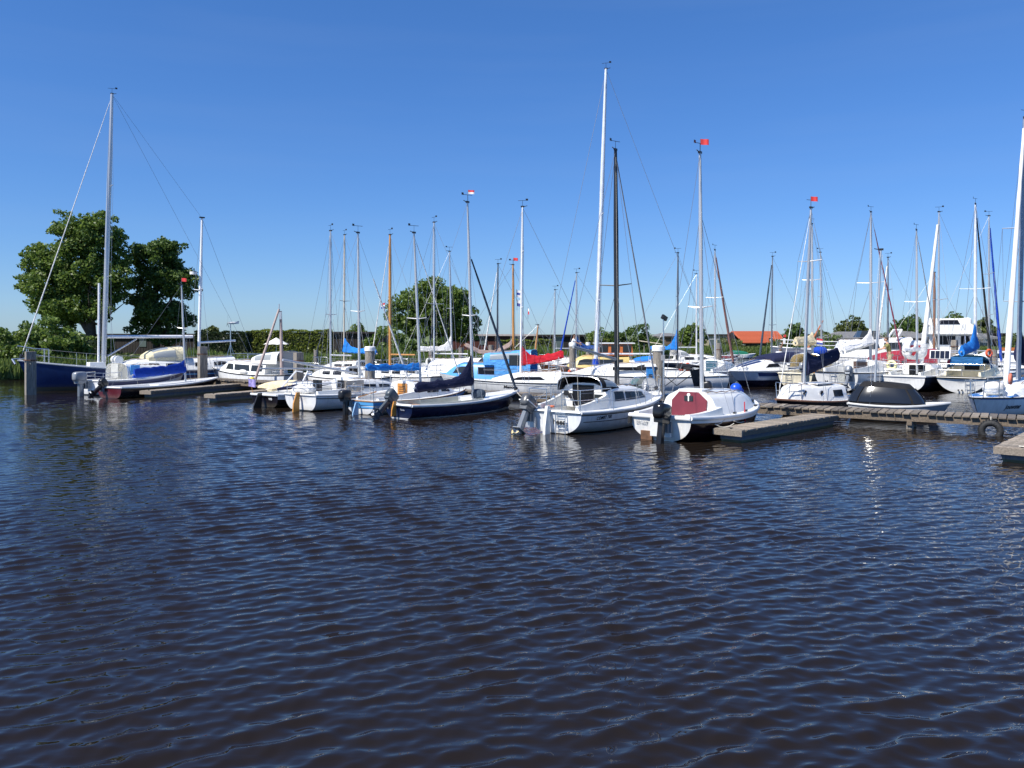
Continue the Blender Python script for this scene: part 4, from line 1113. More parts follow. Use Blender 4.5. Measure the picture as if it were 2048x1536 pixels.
# mast hoist on the jetty
def hoist():
    Y = 42.6; root = empty('mast_hoist', 'two legged hoist of grey pink poles standing on the jetty', 'hoist', (gx(540, Y), Y, .5))
    M_ = pm('pinkish weathered pole', (.42, .33, .30), .7, .15, 4)
    top = Vector((gx(556, Y) - gx(540, Y), .2, gz(618, Y) - .5))
    MB().tube([(gx(513, Y) - gx(540, Y), -.3, 0), top], [.075, .055], 8).build('leg', M_, root, True, 50)
    MB().tube([(gx(561, Y) - gx(540, Y), .3, 0), top + Vector((.05, .1, -.1))], [.11, .07], 8).build('leg', M_, root, True, 50)
    m = MB().tube([top, top + Vector((0, 0, .28))], .03, 6).box(top.x + .09, top.y - .05, top.z - .35, .12, .1, .4); m.build('pulley_block', ALU(), root)
hoist()
def turbine():
    Y = 62; root = empty('wind_turbine', 'small white wind turbine on a braced pole in front of the dark hedge', 'wind turbine', (gx(461, Y), Y, .3))
    z = gz(648, Y) - .3
    MB().tube([(0, 0, 0), (0, 0, z)], .045, 8).build('pole', STEEL(), root)
    for sg in (-1, 1): MB().tube([(sg * .55, .1 * sg, 0), (0, 0, z * .55)], .025, 6).build('brace', STEEL(), root)
    MB().ell((.12, 0, z + .08), (.32, .1, .1), 12, 8).build('nacelle', TRIMW, root, True)
    MB().add([(.35, 0, z + .0), (.62, .02, z + .02), (.66, .02, z + .26), (.36, 0, z + .17), (.35, .02, z), (.62, .04, z + .02), (.66, .04, z + .26), (.36, .02, z + .17)], [(0, 1, 2, 3), (7, 6, 5, 4), (0, 4, 5, 1), (1, 5, 6, 2), (2, 6, 7, 3), (3, 7, 4, 0)]).build('tail_vane', TRIMW, root)
    for i in range(3):
        a = 1.6 + 2.094 * i
        MB().add([(-.2, .03 * math.cos(a + 1.57), z + .08 + .03 * math.sin(a + 1.57)), (-.2, .62 * math.cos(a), z + .08 + .62 * math.sin(a)), (-.2, .6 * math.cos(a + .12), z + .08 + .6 * math.sin(a + .12)), (-.22, .1 * math.cos(a + .9), z + .08 + .1 * math.sin(a + .9))], [(0, 1, 2, 3), (3, 2, 1, 0)]).build('blade', BLACK(), root)
    root.rotation_euler = (0, 0, .5)
turbine()
def parasol():
    Y = 73; root = empty('parasol', 'open white parasol in front of the bright hedge', 'parasol', (gx(548, Y), Y, .85), .2)
    z0 = gz(689, Y) - .85; z1 = gz(675, Y) - .85; w = 1.15
    MB().tube([(.2, 0, -.3), (.2, 0, z1)], .03, 8).build('pole', TRIMW, root)
    n = 8; rim = [(.2 + w * math.cos(6.2832 * k / n + .2), w * math.sin(6.2832 * k / n + .2), z0) for k in range(n)]
    for k in range(n):
        a, b = rim[k], rim[(k + 1) % n]; mid = tuple((a[i] + b[i]) / 2 * (.96 if i < 2 else 1) + (.0 if i < 2 else .05) for i in range(3))
        MB().add([a, mid, b, (.2, 0, z1)], [(0, 1, 3), (1, 2, 3)]).build('canopy_panel', canvas('white', (.78, .77, .72)), root)
parasol()
def awning():
    Y = 76; root = empty('flat_awning', 'pale flat awning on posts beside the dark thicket', 'awning', (gx(1302, Y), Y, .75))
    MB().add([(-.9, 0, gz(682, Y) - .75), (1.1, 0, gz(688, Y) - .75), (1.1, 1.6, gz(688, Y) - .7), (-.9, 1.6, gz(682, Y) - .7), (-.9, 0, gz(682, Y) - .8), (1.1, 0, gz(688, Y) - .8), (1.1, 1.6, gz(688, Y) - .75), (-.9, 1.6, gz(682, Y) - .75)], [(0, 1, 2, 3), (7, 6, 5, 4), (0, 4, 5, 1), (1, 5, 6, 2), (2, 6, 7, 3), (3, 7, 4, 0)]).build('sheet', canvas('cream awning', (.7, .62, .45)), root)
    for x in (-.6, .7): MB().tube([(x, .3, -.4), (x, .3, gz(686, Y) - .8)], .05, 6).build('post', PILEW, root)
awning()
def signal_post():
    Y = 64; root = empty('signal_post', 'slanting post with a white board and red top in the far water', 'post', (gx(1563, Y), Y, 0))
    z = gz(676, Y)
    MB().tube([(-.9, 0, -.5), (.35, 0, z + .3)], .04, 6).build('post', WOODB(), root); MB().box(.2, -.06, z - .25, .18, .04, .45).build('board', TRIMW, root)
    MB().box(.24, -.06, z + .16, .2, .05, .2).build('red_top', pm('signal red', (.6, .05, .04), .5), root)
signal_post()

# ------------------------------------------------------------------ the boats
C_BLUE = canvas('bright blue', (.02, .18, .55)); C_NAVY = canvas('navy', (.018, .022, .055)); C_RED = canvas('red', (.44, .018, .03)); C_WHITE = canvas('off white', (.72, .71, .68))
C_LBLUE = canvas('light blue', (.10, .33, .68)); C_BLACK = canvas('black', (.02, .02, .022)); C_TAUPE = canvas('taupe', (.26, .20, .18)); C_CREAM = canvas('cream', (.66, .56, .36)); C_DRED = canvas('dark red', (.30, .03, .05))
C_DBLUE = canvas('slate blue', (.03, .13, .30)); C_GREEN = canvas('green', (.02, .16, .10)); C_TARP = canvas('royal blue tarpaulin', (.015, .06, .38)); C_GREYB = canvas('blue grey', (.05, .07, .10)); C_BEIGE = canvas('beige', (.50, .44, .36))
LBLUE = pm('light blue stripe', (.10, .36, .68), .3, .05); NAVYP = pm('navy stripe paint', (.012, .03, .11), .3, .08); BLACKP = pm('black stripe', (.012, .012, .014), .35, .05); MAROON = pm('maroon board', (.17, .028, .042), .45, .12, 3); TEAK = pm('orange varnished teak', (.52, .22, .05), .38, .2, 6, stretch=(1, 6, 2)); RUDW = pm('rudder varnish', (.55, .25, .05), .4, .15, 4); RUDB = pm('rudder brown bottom', (.20, .10, .07), .6, .2)
H_WHITE = hullm('white gelcoat hull', (.74, .75, .74)); H_NAVY = hullm('navy hull', (.006, .012, .042), (.55, .55, .55), .035, .14, .15, (.1, .1, .1)); H_BLUE = hullm('blue steel hull', (.012, .034, .12), (.09, .08, .06), .22, .3, .3, (.12, .11, .1)); H_BLACK = hullm('black hull', (.012, .010, .014), (.02, .02, .02), .03, .2, .2)
H_DMAR = hullm('black maroon hull', (.02, .008, .012), (.008, .006, .007), .03, .18, .1, (.05, .04, .04)); H_GREYN = hullm('grey blue hull', (.16, .17, .22)); H_GREY = hullm('grey aluminium hull', (.32, .33, .34), (.08, .08, .07), .04, .35); H_MAR = hullm('maroon transom', (.085, .010, .016), (.05, .02, .02), .05, .3, .2); H_CREAM = hullm('cream hull', (.72, .66, .50), (.05, .05, .05)); H_WOOD = hullm('dark wood hull', (.09, .035, .015), (.02, .02, .02), .1)
H_DNAVY = hullm('dark slate hull', (.05, .055, .08), (.02, .02, .02), .06, .2)
GREYOB = pm('outboard silver grey', (.26, .28, .30), .3, .06, metal=.2); DGREYOB = pm('outboard dark grey', (.07, .085, .10), .35, .08); YELLOWP = pm('yellowed propeller', (.70, .55, .28), .5, .1)

# 1 -- big blue ketch at the left
def ketch():
    bow = Vector((gx(36, 41.2), 41.2, 0)); d = Vector((.77, .64, 0)).normalized(); L = 12.6; st = bow + d * L
    th = math.degrees(math.atan2(-d.x, -d.y))
    b = Boat('dark blue steel ketch with a cream sprayhood moored at the far left', CX + st.x / st.y * FPX, st.y, th, L, 3.6, (1.05, .98, 1.62), .7, 2.6, .05, .4, .9, .1, .42, 2.2, H_BLUE, H_BLUE, pm('grey deck paint', (.42, .43, .42), .6, .1), (.08, .22), .5, 'sailing_ketch')
    b.rail(pm('grey gunwale', (.4, .42, .45), .5), .05, .02)
    b.stripe(LBLUE, .16, .22, 0, .6)
    b.cabin(1.6, 8.2, .62, .5, .66, .22, WHITE())
    b.win(2.2, 2.9, .35, .72); b.win(3.3, 4.0, .35, .72); b.win(5.0, 5.6, .35, .7); b.win(6.0, 6.5, .35, .7)
    b.sprayhood(b.xpx(358), b.xpx(288), 1.05, .80, canvas('cream hood', (.62, .56, .38)), b.sheer(.4) + .55, True, 'sprayhood', .62, .30)
    b.mast(207, (224, 188), ALU(), .125, ((.33, .75), (.66, .6)), wire=.007, bowx=12.5)
    m1 = b.masto, b.mf.copy(), b.mt.copy()
    b.furl(C_WHITE, .032, .03, .97)
    m = MB().tube([b.mf + Vector((.25, 0, .1)), b.mf + Vector((.22, 0, 4.6))], .06, 8); m.build('spinnaker_pole', ALUW(), b.masto, True, 50)
    b.boom(4.6, 2.85, ALUW(), None, r=.09)
    b.add('boom_vang', MB().tube([b.mf + Vector((-.2, 0, .6)), (b.mf.x - 1.7, 0, 2.72)], .045, 8), ALU(), None, True, 50)
    x2 = b.xpx(397); p = b.world((x2, 0, 0)); tp = b.w2l((gx(406, p.y), p.y, gz(436, p.y)))
    mz = b.add('mizzen_mast', MB().tube([(x2, 0, b.sheer(.2) + .1), (tp.x * .5 + x2 * .5, 0, tp.z * .55), (tp.x, 0, tp.z)], [.085, .085, .06], 10), ALUW(), None, True, 50)
    MB().box(tp.x, 0, tp.z + .05, .3, .12, .07).build('masthead', BLACK(), mz)
    for sg in (1, -1): MB().tube([(x2, 0, 5.6), (x2, sg * .7, 5.65)], .025, 6).build('spreader', ALUW(), mz)
    MB().tube([(x2 + .3, 0, 6.5), (x2 + .3, 0, 6.66)], [.2, .2], 14).build('radar_dome', TRIMW, mz, True, 40)
    b.add('triatic_stay', MB().tube([m1[2], (tp.x, 0, tp.z)], .006, 4), WIRE())
    for sg in (1, -1): b.add('shroud', MB().tube([(tp.x, 0, tp.z), (x2, sg * .7, 5.65), (x2 - .2, sg * 1.5, 1.1)], .008, 4), WIRE())
    b.add('backstay', MB().tube([(tp.x, 0, tp.z), (-.1, 0, 1.1)], .008, 4), WIRE())
    b.add('boom', MB().tube([(x2 - .1, 0, 2.5), (x2 - 2.2, 0, 2.6)], .06, 8), ALUW(), None, True, 50)
    b.lifelines(.1, .9, 7, .72); b.pulpit(.75, 1.3, .02); b.pushpit(.7, 1.0, .018)
    b.add('anchor', MB().tube([(L + .25, 0, 1.7), (L - .5, .05, 1.75)], .04, 6).tube([(L + .25, 0, 1.7), (L + .15, .3, 1.45)], .05, 6).tube([(L + .25, 0, 1.7), (L + .15, -.3, 1.45)], .05, 6), STEEL())
    b.add('deck_locker', MB().box(9.0, .2, 1.32, .8, .9, .3, 0, 0, .9), WHITE())
    b.add('life_raft', MB().tube([(7.9, -.5, b.sheer(.63) + .5), (7.9, .5, b.sheer(.63) + .5)], .22, 12), WHITE(), None, True, 40)
    return b
KETCH = ketch()

# 2 -- white cabin motorboat with the grey outboard
b = Boat('small white motorboat with a silver outboard and blue side curtains at the left', 180, 38.9, 25, 5.8, 2.15, (.72, .74, 1.0), .86, 3.0, .1, .25, .6, .05, hull=hullm('white navy topped hull', (.72, .73, .74)), name='motor_boat', cat='motor boat', cockpit=(.05, .4))
b.stripe(NAVYP, .05, .24); b.rail(TRIMW, .035)
b.cabin(2.3, 4.8, .62, .5, .78, .5); b.win(2.5, 3.2, .35, .78, GLASS()); b.win(3.35, 4.0, .35, .75, GLASS(), 0, -.2)
b.sprayhood(1.5, 2.6, .8, .78, WHITE(), b.sheer(.3) + .05, True, 'hardtop', .5, .8)
for sg in (1, -1): b.add('side_curtain', MB().box(1.9, sg * .83, b.sheer(.35) + .48, .55, .03, .5), C_LBLUE)
b.add('cockpit_door', MB().box(1.46, .1, b.sheer(.3) + .45, .04, .5, .7), pm('grey door', (.5, .5, .46), .5))
b.outboard(.12, .52, 0, 1.25, GREYOB, GREYOB, TRIMW, -.25); b.pushpit(.35, 1.0); b.pulpit(.45, .8)
b.add('swim_platform', MB().box(-.12, -.55, .18, .35, .6, .08), WHITE())

# 3 -- low keelboat with maroon transom
b = Boat('low black racing keelboat with a maroon transom and royal blue boom tarpaulin', 219, 37.0, 22, 7.0, 1.85, (.50, .46, .62), .78, 3.0, .04, .2, .8, 0, hull=H_BLACK, transom=H_MAR, cockpit=(.1, .4), name='keelboat')
b.rail(TRIMW, .04, .015); b.stripe(BLACKP, .03, .06)
b.mast(371, (363, 570), ALU(), .05, ((.55, .35),), vane=False); b.boom(3.3, 1.15, ALU(), C_TARP, .5, .30, .16, -.12, drape=.16, name='tarpaulin')
cloth_flag(b.masto, b.mt + Vector((0, 0, .05)), .25, .16, [pm('red bunting', (.65, .04, .04), .7)])
b.outboard(.35, .45, .9, .85, BLACK(), BLACK())

# covered dinghy by the jetty
b = Boat('small dinghy under a cream tarpaulin between the black boat and the jetty', 604, 37.2, 303, 2.7, 1.3, (.42, .38, .5), .8, 2.6, .02, .12, .3, hull=H_WHITE, cockpit=None, name='dinghy', cat='dinghy')
b.sprayhood(.05, 2.5, .58, .42, C_CREAM, .42, False, 'tarpaulin', .7, .2)

# 4 -- black hulled small cabin boat
b = Boat('black hulled small sailing boat with white deck, left of the wooden rudder boat', 528, 32.5, 31, 5.3, 1.95, (.55, .52, .68), .78, 2.8, .04, .22, .6, .1, hull=H_BLACK, transom=H_BLACK, cockpit=(.06, .38))
b.rail(TRIMW, .05, -.02); b.cabin(2.1, 4.2, .34, .3, .7, .5); b.win(2.4, 3.1, .3, .75)
b.stripe(TRIMW, .02, .2, 0, .92)
b.rudder(BLACK(), .1, .34, -.4, .6); b.stern_text('WB', -.25, .32, .12, TRIMW)
for y in (.6, -.55): b.add('support_strut', MB().tube([(1.3, y, .55), (2.1, y * .6, 1.4), (2.4, y * .5, 1.35)], .035, 6), ALUW(), None, True, 50)
b.add('stern_flag_staff', MB().tube([(.1, .75, .55), (-.1, .8, 1.2)], .012, 5), VARN())
cloth_flag(b.root, (-.1, .8, .85), .32, .32, [pm('violet check bunting', (.35, .30, .62), .8, .4, 9)], 'flag', 0, -1.2)
b.add('folded_canvas', MB().tube([(1.0, .3, .68), (1.8, .1, .76), (2.3, -.4, .7)], [.06, .1, .05], 8), C_NAVY, None, True)
b.add('cushion', MB().box(1.0, .62, .64, .5, .22, .1, .4), C_CREAM)

# 5 -- white boat with wooden rudder
b = Boat('white sailing boat with a varnished wooden rudder and beige canvas panel', 600, 31.0, 36, 6.3, 2.3, (.64, .58, .72), .8, 2.5, .06, .3, .6, .08, cockpit=(.07, .36))
b.stripe(BLACKP, .10, .13); b.rail(TRIMW, .035)
b.coaming(.3, 2.3, .14, .3); b.cabin(2.2, 5.2, .52, .4, .68, .5); b.win(2.6, 3.4, .35, .7); b.win(3.6, 4.3, .35, .7)
b.hatch(-.3, .3, .05, .52, BLACK()); b.slide(2.2, 2.9, .6)
b.rudder(RUDW, .0, .26, -.02, .74, .06, .06); b.rudder(RUDB, .0, .34, -.45, .02, .06, .14, 'rudder_blade')
b.mast(719, (716, 466), ALU(), .055, ((.5, .42),)); b.furl(C_WHITE, .05, .04, .72)
b.add('lowered_spar', MB().tube([(b.mf.x - .1, .1, 1.35), (b.mf.x - 3.7, .3, 2.0)], .05, 8), ALU(), None, True, 50)
b.add('spare_boom', MB().tube([(b.mf.x - .6, .5, 1.55), (b.mf.x - 4.4, .75, 1.68)], .035, 8), ALU(), None, True, 50)
b.pushpit(.42, 1.2); b.lifelines(.3, .8, 3, .45); b.pulpit(.45)
b.add('spray_cloth', MB().box(2.0, -.9, .92, 1.0, .025, .42), C_BEIGE); b.add('locker_board', MB().box(.95, .1, .92, .04, .5, .5), BLACK())
b.add('stern_bundle', MB().ell((.35, .2, .82), (.3, .55, .18), 12, 8, .8), C_WHITE, None, True)
b.add('rope_coil', MB().ring((1.95, -.925, .88), .13, .035, 'y', 16, 6), ROPE(), None, True)

# 6 -- blue striped boat
H6 = hullm('white blue striped hull', (.74, .75, .75), (.1, .1, .1), .02)
b = Boat('white sailing boat with two light blue stripes and an orange louvred hatch', 718, 29.7, 38, 6.0, 2.15, (.50, .48, .62), .72, 2.3, .03, .28, .6, .1, hull=H6, cockpit=(.06, .38))
b.stripe(LBLUE, .03, .14, tr=True); b.stripe(LBLUE, .19, .25, tr=True); b.stripe(pm('deep blue stripe', (.02, .10, .28), .3, .05), .02, .28, .28, .97, off=.010); b.rail(pm('brown toe rail', (.30, .16, .08), .6), .025, .01)
b.coaming(.4, 2.3, .12, .3); b.cabin(2.25, 5.0, .58, .42, .72, .5); b.win(2.9, 3.6, .35, .7); b.win(3.8, 4.4, .35, .66)
h = b.hatch(-.26, .26, .02, .58, TEAK)
for i in range(4): MB().box(2.2, 0, b.sheer(.37) + .18 + i * .09, .03, .34, .022).build('louvre', pm('dark louvre', (.16, .07, .02), .5), b.cabo)
b.slide(2.25, 2.9, .62)
b.mast(842, (828, 466), ALU(), .055, ((.47, .55),)); b.furl(C_WHITE, .03, .04, .95, drum=False); b.boom(2.9, 1.62, ALU(), C_BLUE, .24, .15, .12, .10, drape=.10)
b.outboard(.42, .42, 0, .95, BLACK(), BLACK()); b.rudder(pm('light blue rudder', (.25, .42, .62), .4), .0, .26, -.3, .46, .05, .04); b.stern_text('3', .40, .06, .18, BLACKP)
b.pushpit(.5, .9); b.pulpit(.5); b.side_text('21', 3.7, .30, .14, TRIMW)
b.add('tiller', MB().tube([(-.05, 0, .65), (.9, .05, .8)], .022, 6), VARN())

# 7 -- navy open keelboat
b = Boat('glossy navy open keelboat with white gunwale and navy boom cover', 797, 28.2, 41, 6.5, 1.95, (.47, .44, .64), .72, 2.6, .05, .22, .75, .06, hull=H_NAVY, transom=H_NAVY, cockpit=(.07, .58), cw=.74, name='keelboat')
b.rail(TRIMW, .055, .02); b.stripe(pm('thin white line', (.7, .7, .7), .4), .02, .035, rel=False)
b.add('cockpit_lining', MB().loft([[(x, sg * b.b(x / b.L) * .76, b.sheer(x / b.L) + dz) for sg, dz in ((1, .05), (1, .10), (.94, .10), (.94, -.3))] for x in [.5 + i * .35 for i in range(10)]]).loft([[(x, -sg * b.b(x / b.L) * .76, b.sheer(x / b.L) + dz) for sg, dz in ((1, .05), (1, .10), (.94, .10), (.94, -.3))] for x in [.5 + i * .35 for i in range(10)]]), pm('grey green lining', (.40, .42, .38), .6))
b.mast(946, (935, 405), ALU(), .058, ((.42, .4),), stayfrac=.76); b.furl(C_GREYB, .065, .02, .95, stayfrac=.76); b.boom(3.0, 1.15, ALU(), C_NAVY, 1.05, .20, .15, -.12, drape=.16)
cloth_flag(b.masto, b.mt + Vector((.03, 0, .2)), .22, .14, [pm('red bunting', (.65, .04, .04), .7), TRIMW])
b.outboard(.32, .48, .85, .95, DGREYOB, DGREYOB, TRIMW); b.rudder(RUDW, .1, .2, .1, .62, .05, .02)
b.add('canvas_bag', MB().ell((4.0, -.1, .66), (.25, .3, .2), 12, 8, .8), C_GREYB, None, True); b.stern_text('Fenna', -.1, .3, .09, pm('grey lettering', (.3, .32, .35), .5))
b.add('thwart', MB().box(1.2, 0, .38, .3, 1.2, .05), VARN())

# 8 -- the named white cruiser in front
def comet():
    b = Boat('white sailing cruiser lettered COMET 700 with black sprayhood and black mast', 1106, 24.0, 37.5, 6.9, 2.5, (.68, .66, .88), .80, 2.25, .02, .3, .75, .08, .4, hull=hullm('comet white hull', (.76, .77, .77), (.06, .05, .045), .025, .2, .5, (.30, .26, .2)), cockpit=(.05, .35))
    b.rail(TRIMW, .045, -.01); b.stripe(BLACKP, .065, .095, .0, .985); b.stripe(BLACKP, .275, .297, .02, .5)
    b.coaming(.25, 1.8, .16, .46, .66); b.cabin(1.75, 5.7, .70, .52, .74, .52)
    b.win(2.15, 2.80, .30, .80, TINT(), .05, .0, frame=ALU()); b.win(2.86, 3.66, .30, .80, TINT(), 0, -.05, frame=ALU()); b.win(3.72, 4.45, .30, .78, TINT(), -.05, -.30, frame=ALU())
    b.hatch(-.36, .42, .06, .74, TINT()); b.hatch(-.74, -.40, .18, .46, GLASS(), name='bulkhead_window'); b.slide(1.8, 2.5, .75)
    for i in range(2): MB().tube([(1.74, .66 - i * .18, 1.10 - i * .08), (1.68, .66 - i * .18, 1.10 - i * .08)], [.09, .09], 14).build('instrument_dial', BLACK(), b.cabo, True, 40)
    b.sprayhood(1.45, 2.75, .82, .46, C_BLACK, 1.20, True, 'sprayhood', .55)
    b.mast(1234, (1231, 300), pm('black mast paint', (.016, .016, .018), .3, .1), .085, ((.46, .62),), bowx=6.75, wire=.008)
    b.furl(pm('furled grey sail', (.20, .21, .23), .8), .035, .02, .97); b.boom(2.6, 2.15, pm('grey boom', (.22, .24, .26), .45), None, up=.45, r=.05)
    b.pushpit(.62, 1.5, .016, True); b.pulpit(.58, 1.0, .016); b.lifelines(.24, .84, 4, .56)
    b.outboard(.78, .50, .55, 1.1, pm('outboard black and silver', (.10, .105, .11), .3, .3, 3), GREYOB, YELLOWP, -.22, TRIMW)
    b.rudder(WHITE(), .12, .26, -.32, .84, .09, .03); b.ladder(-.30, .02, .66, .34, 4, -.05)
    b.stern_text('heeg', -.02, .30, .23, BLACKP, space=1.05, off=.07); b.side_text('COMET 700', .72, .42, .135, BLACKP, -1, .1, 1.05, .02)
    b.add('bracket_plate', MB().box(-.06, .78, .30, .1, .34, .3), ALU())
    for y in (.05, -.2): b.add('backstay_leg', MB().tube([(.08, y * 4, .75), (.3, 0, 2.3)], .007, 4), WIRE())
    b.add('winch', MB().tube([(1.2, -.80, .88), (1.2, -.80, 1.03)], [.07, .055], 12), STEEL(), None, True, 40); b.add('winch', MB().tube([(1.2, .80, .88), (1.2, .80, 1.03)], [.07, .055], 12), STEEL(), None, True, 40)
    b.add('deck_hatch', MB().box(4.6, 0, 1.23, .5, .5, .06), TINT()); b.add('rope_tail', MB().ring((.5, .45, .76), .12, .03, 'z', 14, 6), pm('orange rope', (.6, .16, .08), .8), None, True)
    b.add('bow_roller', MB().box(6.85, 0, .94, .25, .1, .08), STEEL())
    return b
COMET = comet()
# grey dish and blue panel beyond the bow of the cruiser
dr = empty('round_dish', 'round grey dish on a white arm beyond the cruiser bow', 'dish', (gx(1299, 29.9), 29.9, .5))
zd = gz(771, 29.9) - .5
MB().loft([[(.30 * k * math.cos(a), -.02 - dp, zd + .30 * k * math.sin(a)) for a in [6.2832 * i / 24 for i in range(24)]] for k, dp in ((1, .06), (.97, .07), (.6, .02), (.05, .0))], True, True, True).build('dish', pm('pale grey plastic', (.42, .43, .44), .5), dr, True, 40)
MB().tube([(-.32, -.05, -.02), (-.18, -.1, zd - .1), (-.15, -.12, zd + .1)], .05, 8).build('arm', TRIMW, dr, True, 50)
MB().box(.12, .05, zd - .42, .36, .04, .5, .2).build('blue_panel', C_DBLUE, dr)
MB().tube([(-.32, -.12, zd - .05), (.1, -.16, zd - .06), (.32, -.12, zd - .1), (.3, 0, zd - .25)], .012, 6).build('hoop', STEEL(), dr)

# 9 -- white boat with the maroon hatch
def maroon_boat():
    b = Boat('white sailing boat with a maroon hatch board and big black outboard in front', 1319, 22.4, 40, 6.4, 2.35, (.70, .60, .72), .82, 2.4, .03, .3, .5, .12, .42, hull=H_DMAR, transom=hullm('white transom', (.76, .75, .71), (.70, .69, .64), .02, .25, .55, (.45, .30, .15)), cockpit=(.04, .30), cw=.7)
    b.rail(TRIMW, .06, -.02); b.stripe(TRIMW, -.02, .15, 0, .985)
    b.coaming(.1, 1.85, .06, .24, .82, th=.14); b.cabin(1.75, 5.9, .54, .48, .84, .46, None, .74, camber=.15)
    z = b.sheer(.27)
    P = [(-.56, .0), (.56, -.06), (.54, .40), (.30, .66), (-.32, .66), (-.60, .42)]
    m = MB().loft([[(1.74, y, z + h) for y, h in P], [(1.70, y, z + h) for y, h in P]], True, True, True); h = m.build('hatch_board', MAROON, b.cabo)
    MB().box(1.69, -.02, z + .47, .02, .28, .15).build('hatch_window', GLASS(), b.cabo); MB().box(1.683, -.02, z + .47, .02, .035, .16).build('window_bar', TRIMW, b.cabo)
    MB().ell((1.69, -.02, z + .575), (.02, .06, .05), 10, 6).build('vent', TRIMW, b.cabo)
    b.slide(1.8, 2.5, .8); b.port(5.1, .45, .09)
    for y in (.42, -.42): b.add('grab_rail', MB().tube([(1.9, y, z + .70), (2.5, y * 1.02, z + .75), (3.2, y, z + .71)], .016, 6), pm('grey rail', (.3, .3, .3), .5))
    b.mast(1404, (1400, 306), ALU(), .062, ((.40, .4),), stayfrac=.78, wire=.007); b.furl(WIRE(), .012, .02, .98, stayfrac=.78, drum=False)
    cloth_flag(b.masto, b.mt + Vector((.02, 0, .12)), .22, .16, [pm('red bunting', (.65, .04, .04), .7)])
    b.outboard(-.28, .44, .18, 1.18, pm('gloss black cowl', (.012, .012, .013), .16, .1), BLACK(), BLACK(), -.22)
    b.add('motor_plate', MB().box(-.02, -.05, .38, .10, .62, .5), GREYW()); b.add('rudder_box', MB().box(.06, .44, .10, .08, .36, .30), pm('rusty rudder box', (.14, .07, .035), .7, .4, 5))
    b.stern_text('21407', .78, .44, .15, pm('faint grey lettering', (.5, .5, .5), .6)); b.add('stern_fender', MB().tube([(-.06, .93, .64), (-.06, .93, .44)], [.06, .06], 10), RUBBER(), None, True, 40)
    b.add('shroud_tape', MB().tube([(b.mf.x + .6, -1.1, .95), (b.mf.x + .5, -1.16, .3)], .016, 5), C_RED)
    for x in (2.6, 3.5, 5.0): b.add('cleat', MB().box(x, -b.b(x / b.L) * .9, b.sheer(x / b.L) + .06, .16, .04, .05), BLACK())
    return b
MARB = maroon_boat()
bb = empty('blue_buoy', 'round blue buoy hanging beyond the bow of the maroon hatch boat', 'buoy', (gx(1472, 27.6), 27.6, .0))
MB().ell((0, 0, gz(779, 27.6)), (.20, .20, .22), 14, 10, .85).ell((.12, .05, gz(784, 27.6)), (.16, .14, .16), 12, 8, .85).build('ball', pm('blue vinyl', (.01, .07, .5), .35, .1), bb, True); MB().tube([(0, 0, .3), (0, 0, gz(777, 27.6))], .015, 5).build('line', ROPE(), bb)

# 10 -- black canopy tender behind the jetty
def canopy_boat():
    b = Boat('short grey tender under a black canopy with clear windows behind the jetty', 1702, 28.4, 121, 3.1, 1.6, (.56, .52, .66), .86, 2.6, .06, .2, .5, .05, hull=H_GREY, cockpit=(.05, .8), cw=.8, name='canopy_tender', cat='motor boat')
    b.rail(pm('pale gunwale', (.55, .56, .56), .4), .045, .02)
    z0 = b.sheer(.4) + .04
    def P(u, v, off=0.0):           # u round the tent plan (0..1 of a full turn), v up
        a = 6.2832 * u; n = .55; k = (1 - .40 * v ** 1.6) + off
        x = 1.15 + 1.22 * k * math.copysign(abs(math.cos(a)) ** n, math.cos(a)); y = .74 * k * math.copysign(abs(math.sin(a)) ** n, math.sin(a))
        return (x, y, z0 + .78 * v - .10 * v * (x - 1.0) / 1.2 * (x > 1))
    secs = [[P(k / 40, v) for k in range(40)] for v in (0, .2, .45, .7, .88, 1.0)]
    o = b.add('canopy', MB().loft(secs, True, False, True), C_BLACK, None, True, 50)
    W = glassm('glossy vinyl window', (.014, .016, .019), .13, .7)
    for u0, u1 in ((.555, .66), (.67, .83), (.845, .96), (.04, .16), (.2, .45)):
        b.add('canopy_window', MB().loft([[P(lerp(u0, u1, i / 8), lerp(.14, .80, k / 4), .035) for i in range(9)] for k in range(5)]), W, o, True, 80)
    b.mast(1748, (1762, 500), ALU(), .042, (), vane=False, fore=False, back=False, low=False)
    b.side_text('Jonker', .9, .22, .16, pm('pale lettering', (.4, .42, .44), .5))
    return b
canopy_boat()

# 11 -- small white boat with portholes
b = Boat('small white sailing boat with two portholes and a navy sail cover behind the jetty', 1700, 32.2, 232, 5.1, 1.95, (.50, .46, .62), .8, 2.6, .02, .22, .5, .1, hull=H_BLACK, cockpit=(.06, .3))
b.rail(pm('brown rail', (.20, .10, .06), .6), .045); b.cabin(1.6, 4.8, .55, .50, .84, .25, None, .84); b.win(1.9, 2.5, .3, .75); b.port(3.2, .55, .10); b.port(4.0, .55, .10)
b.mast(1607, (1622, 416), ALU(), .06, ((.72, .5),)); b.furl(C_WHITE, .018, .03, .96, drum=False); b.boom(2.3, 1.75, ALU(), C_NAVY, .75, .2, .17, .55, drape=.35)
cloth_flag(b.masto, b.mt + Vector((.02, 0, .12)), .22, .16, [pm('red bunting', (.65, .04, .04), .7)])
b.pulpit(.6); b.pushpit(.5); b.add('cabin_top_board', MB().box(2.6, .1, 1.12, 1.2, .8, .04), GREYW())
b.add('pet_carrier', MB().box(.6, -.3, .8, .5, .4, .4), pm('orange and cream box', (.55, .33, .1), .6, .5, 6))

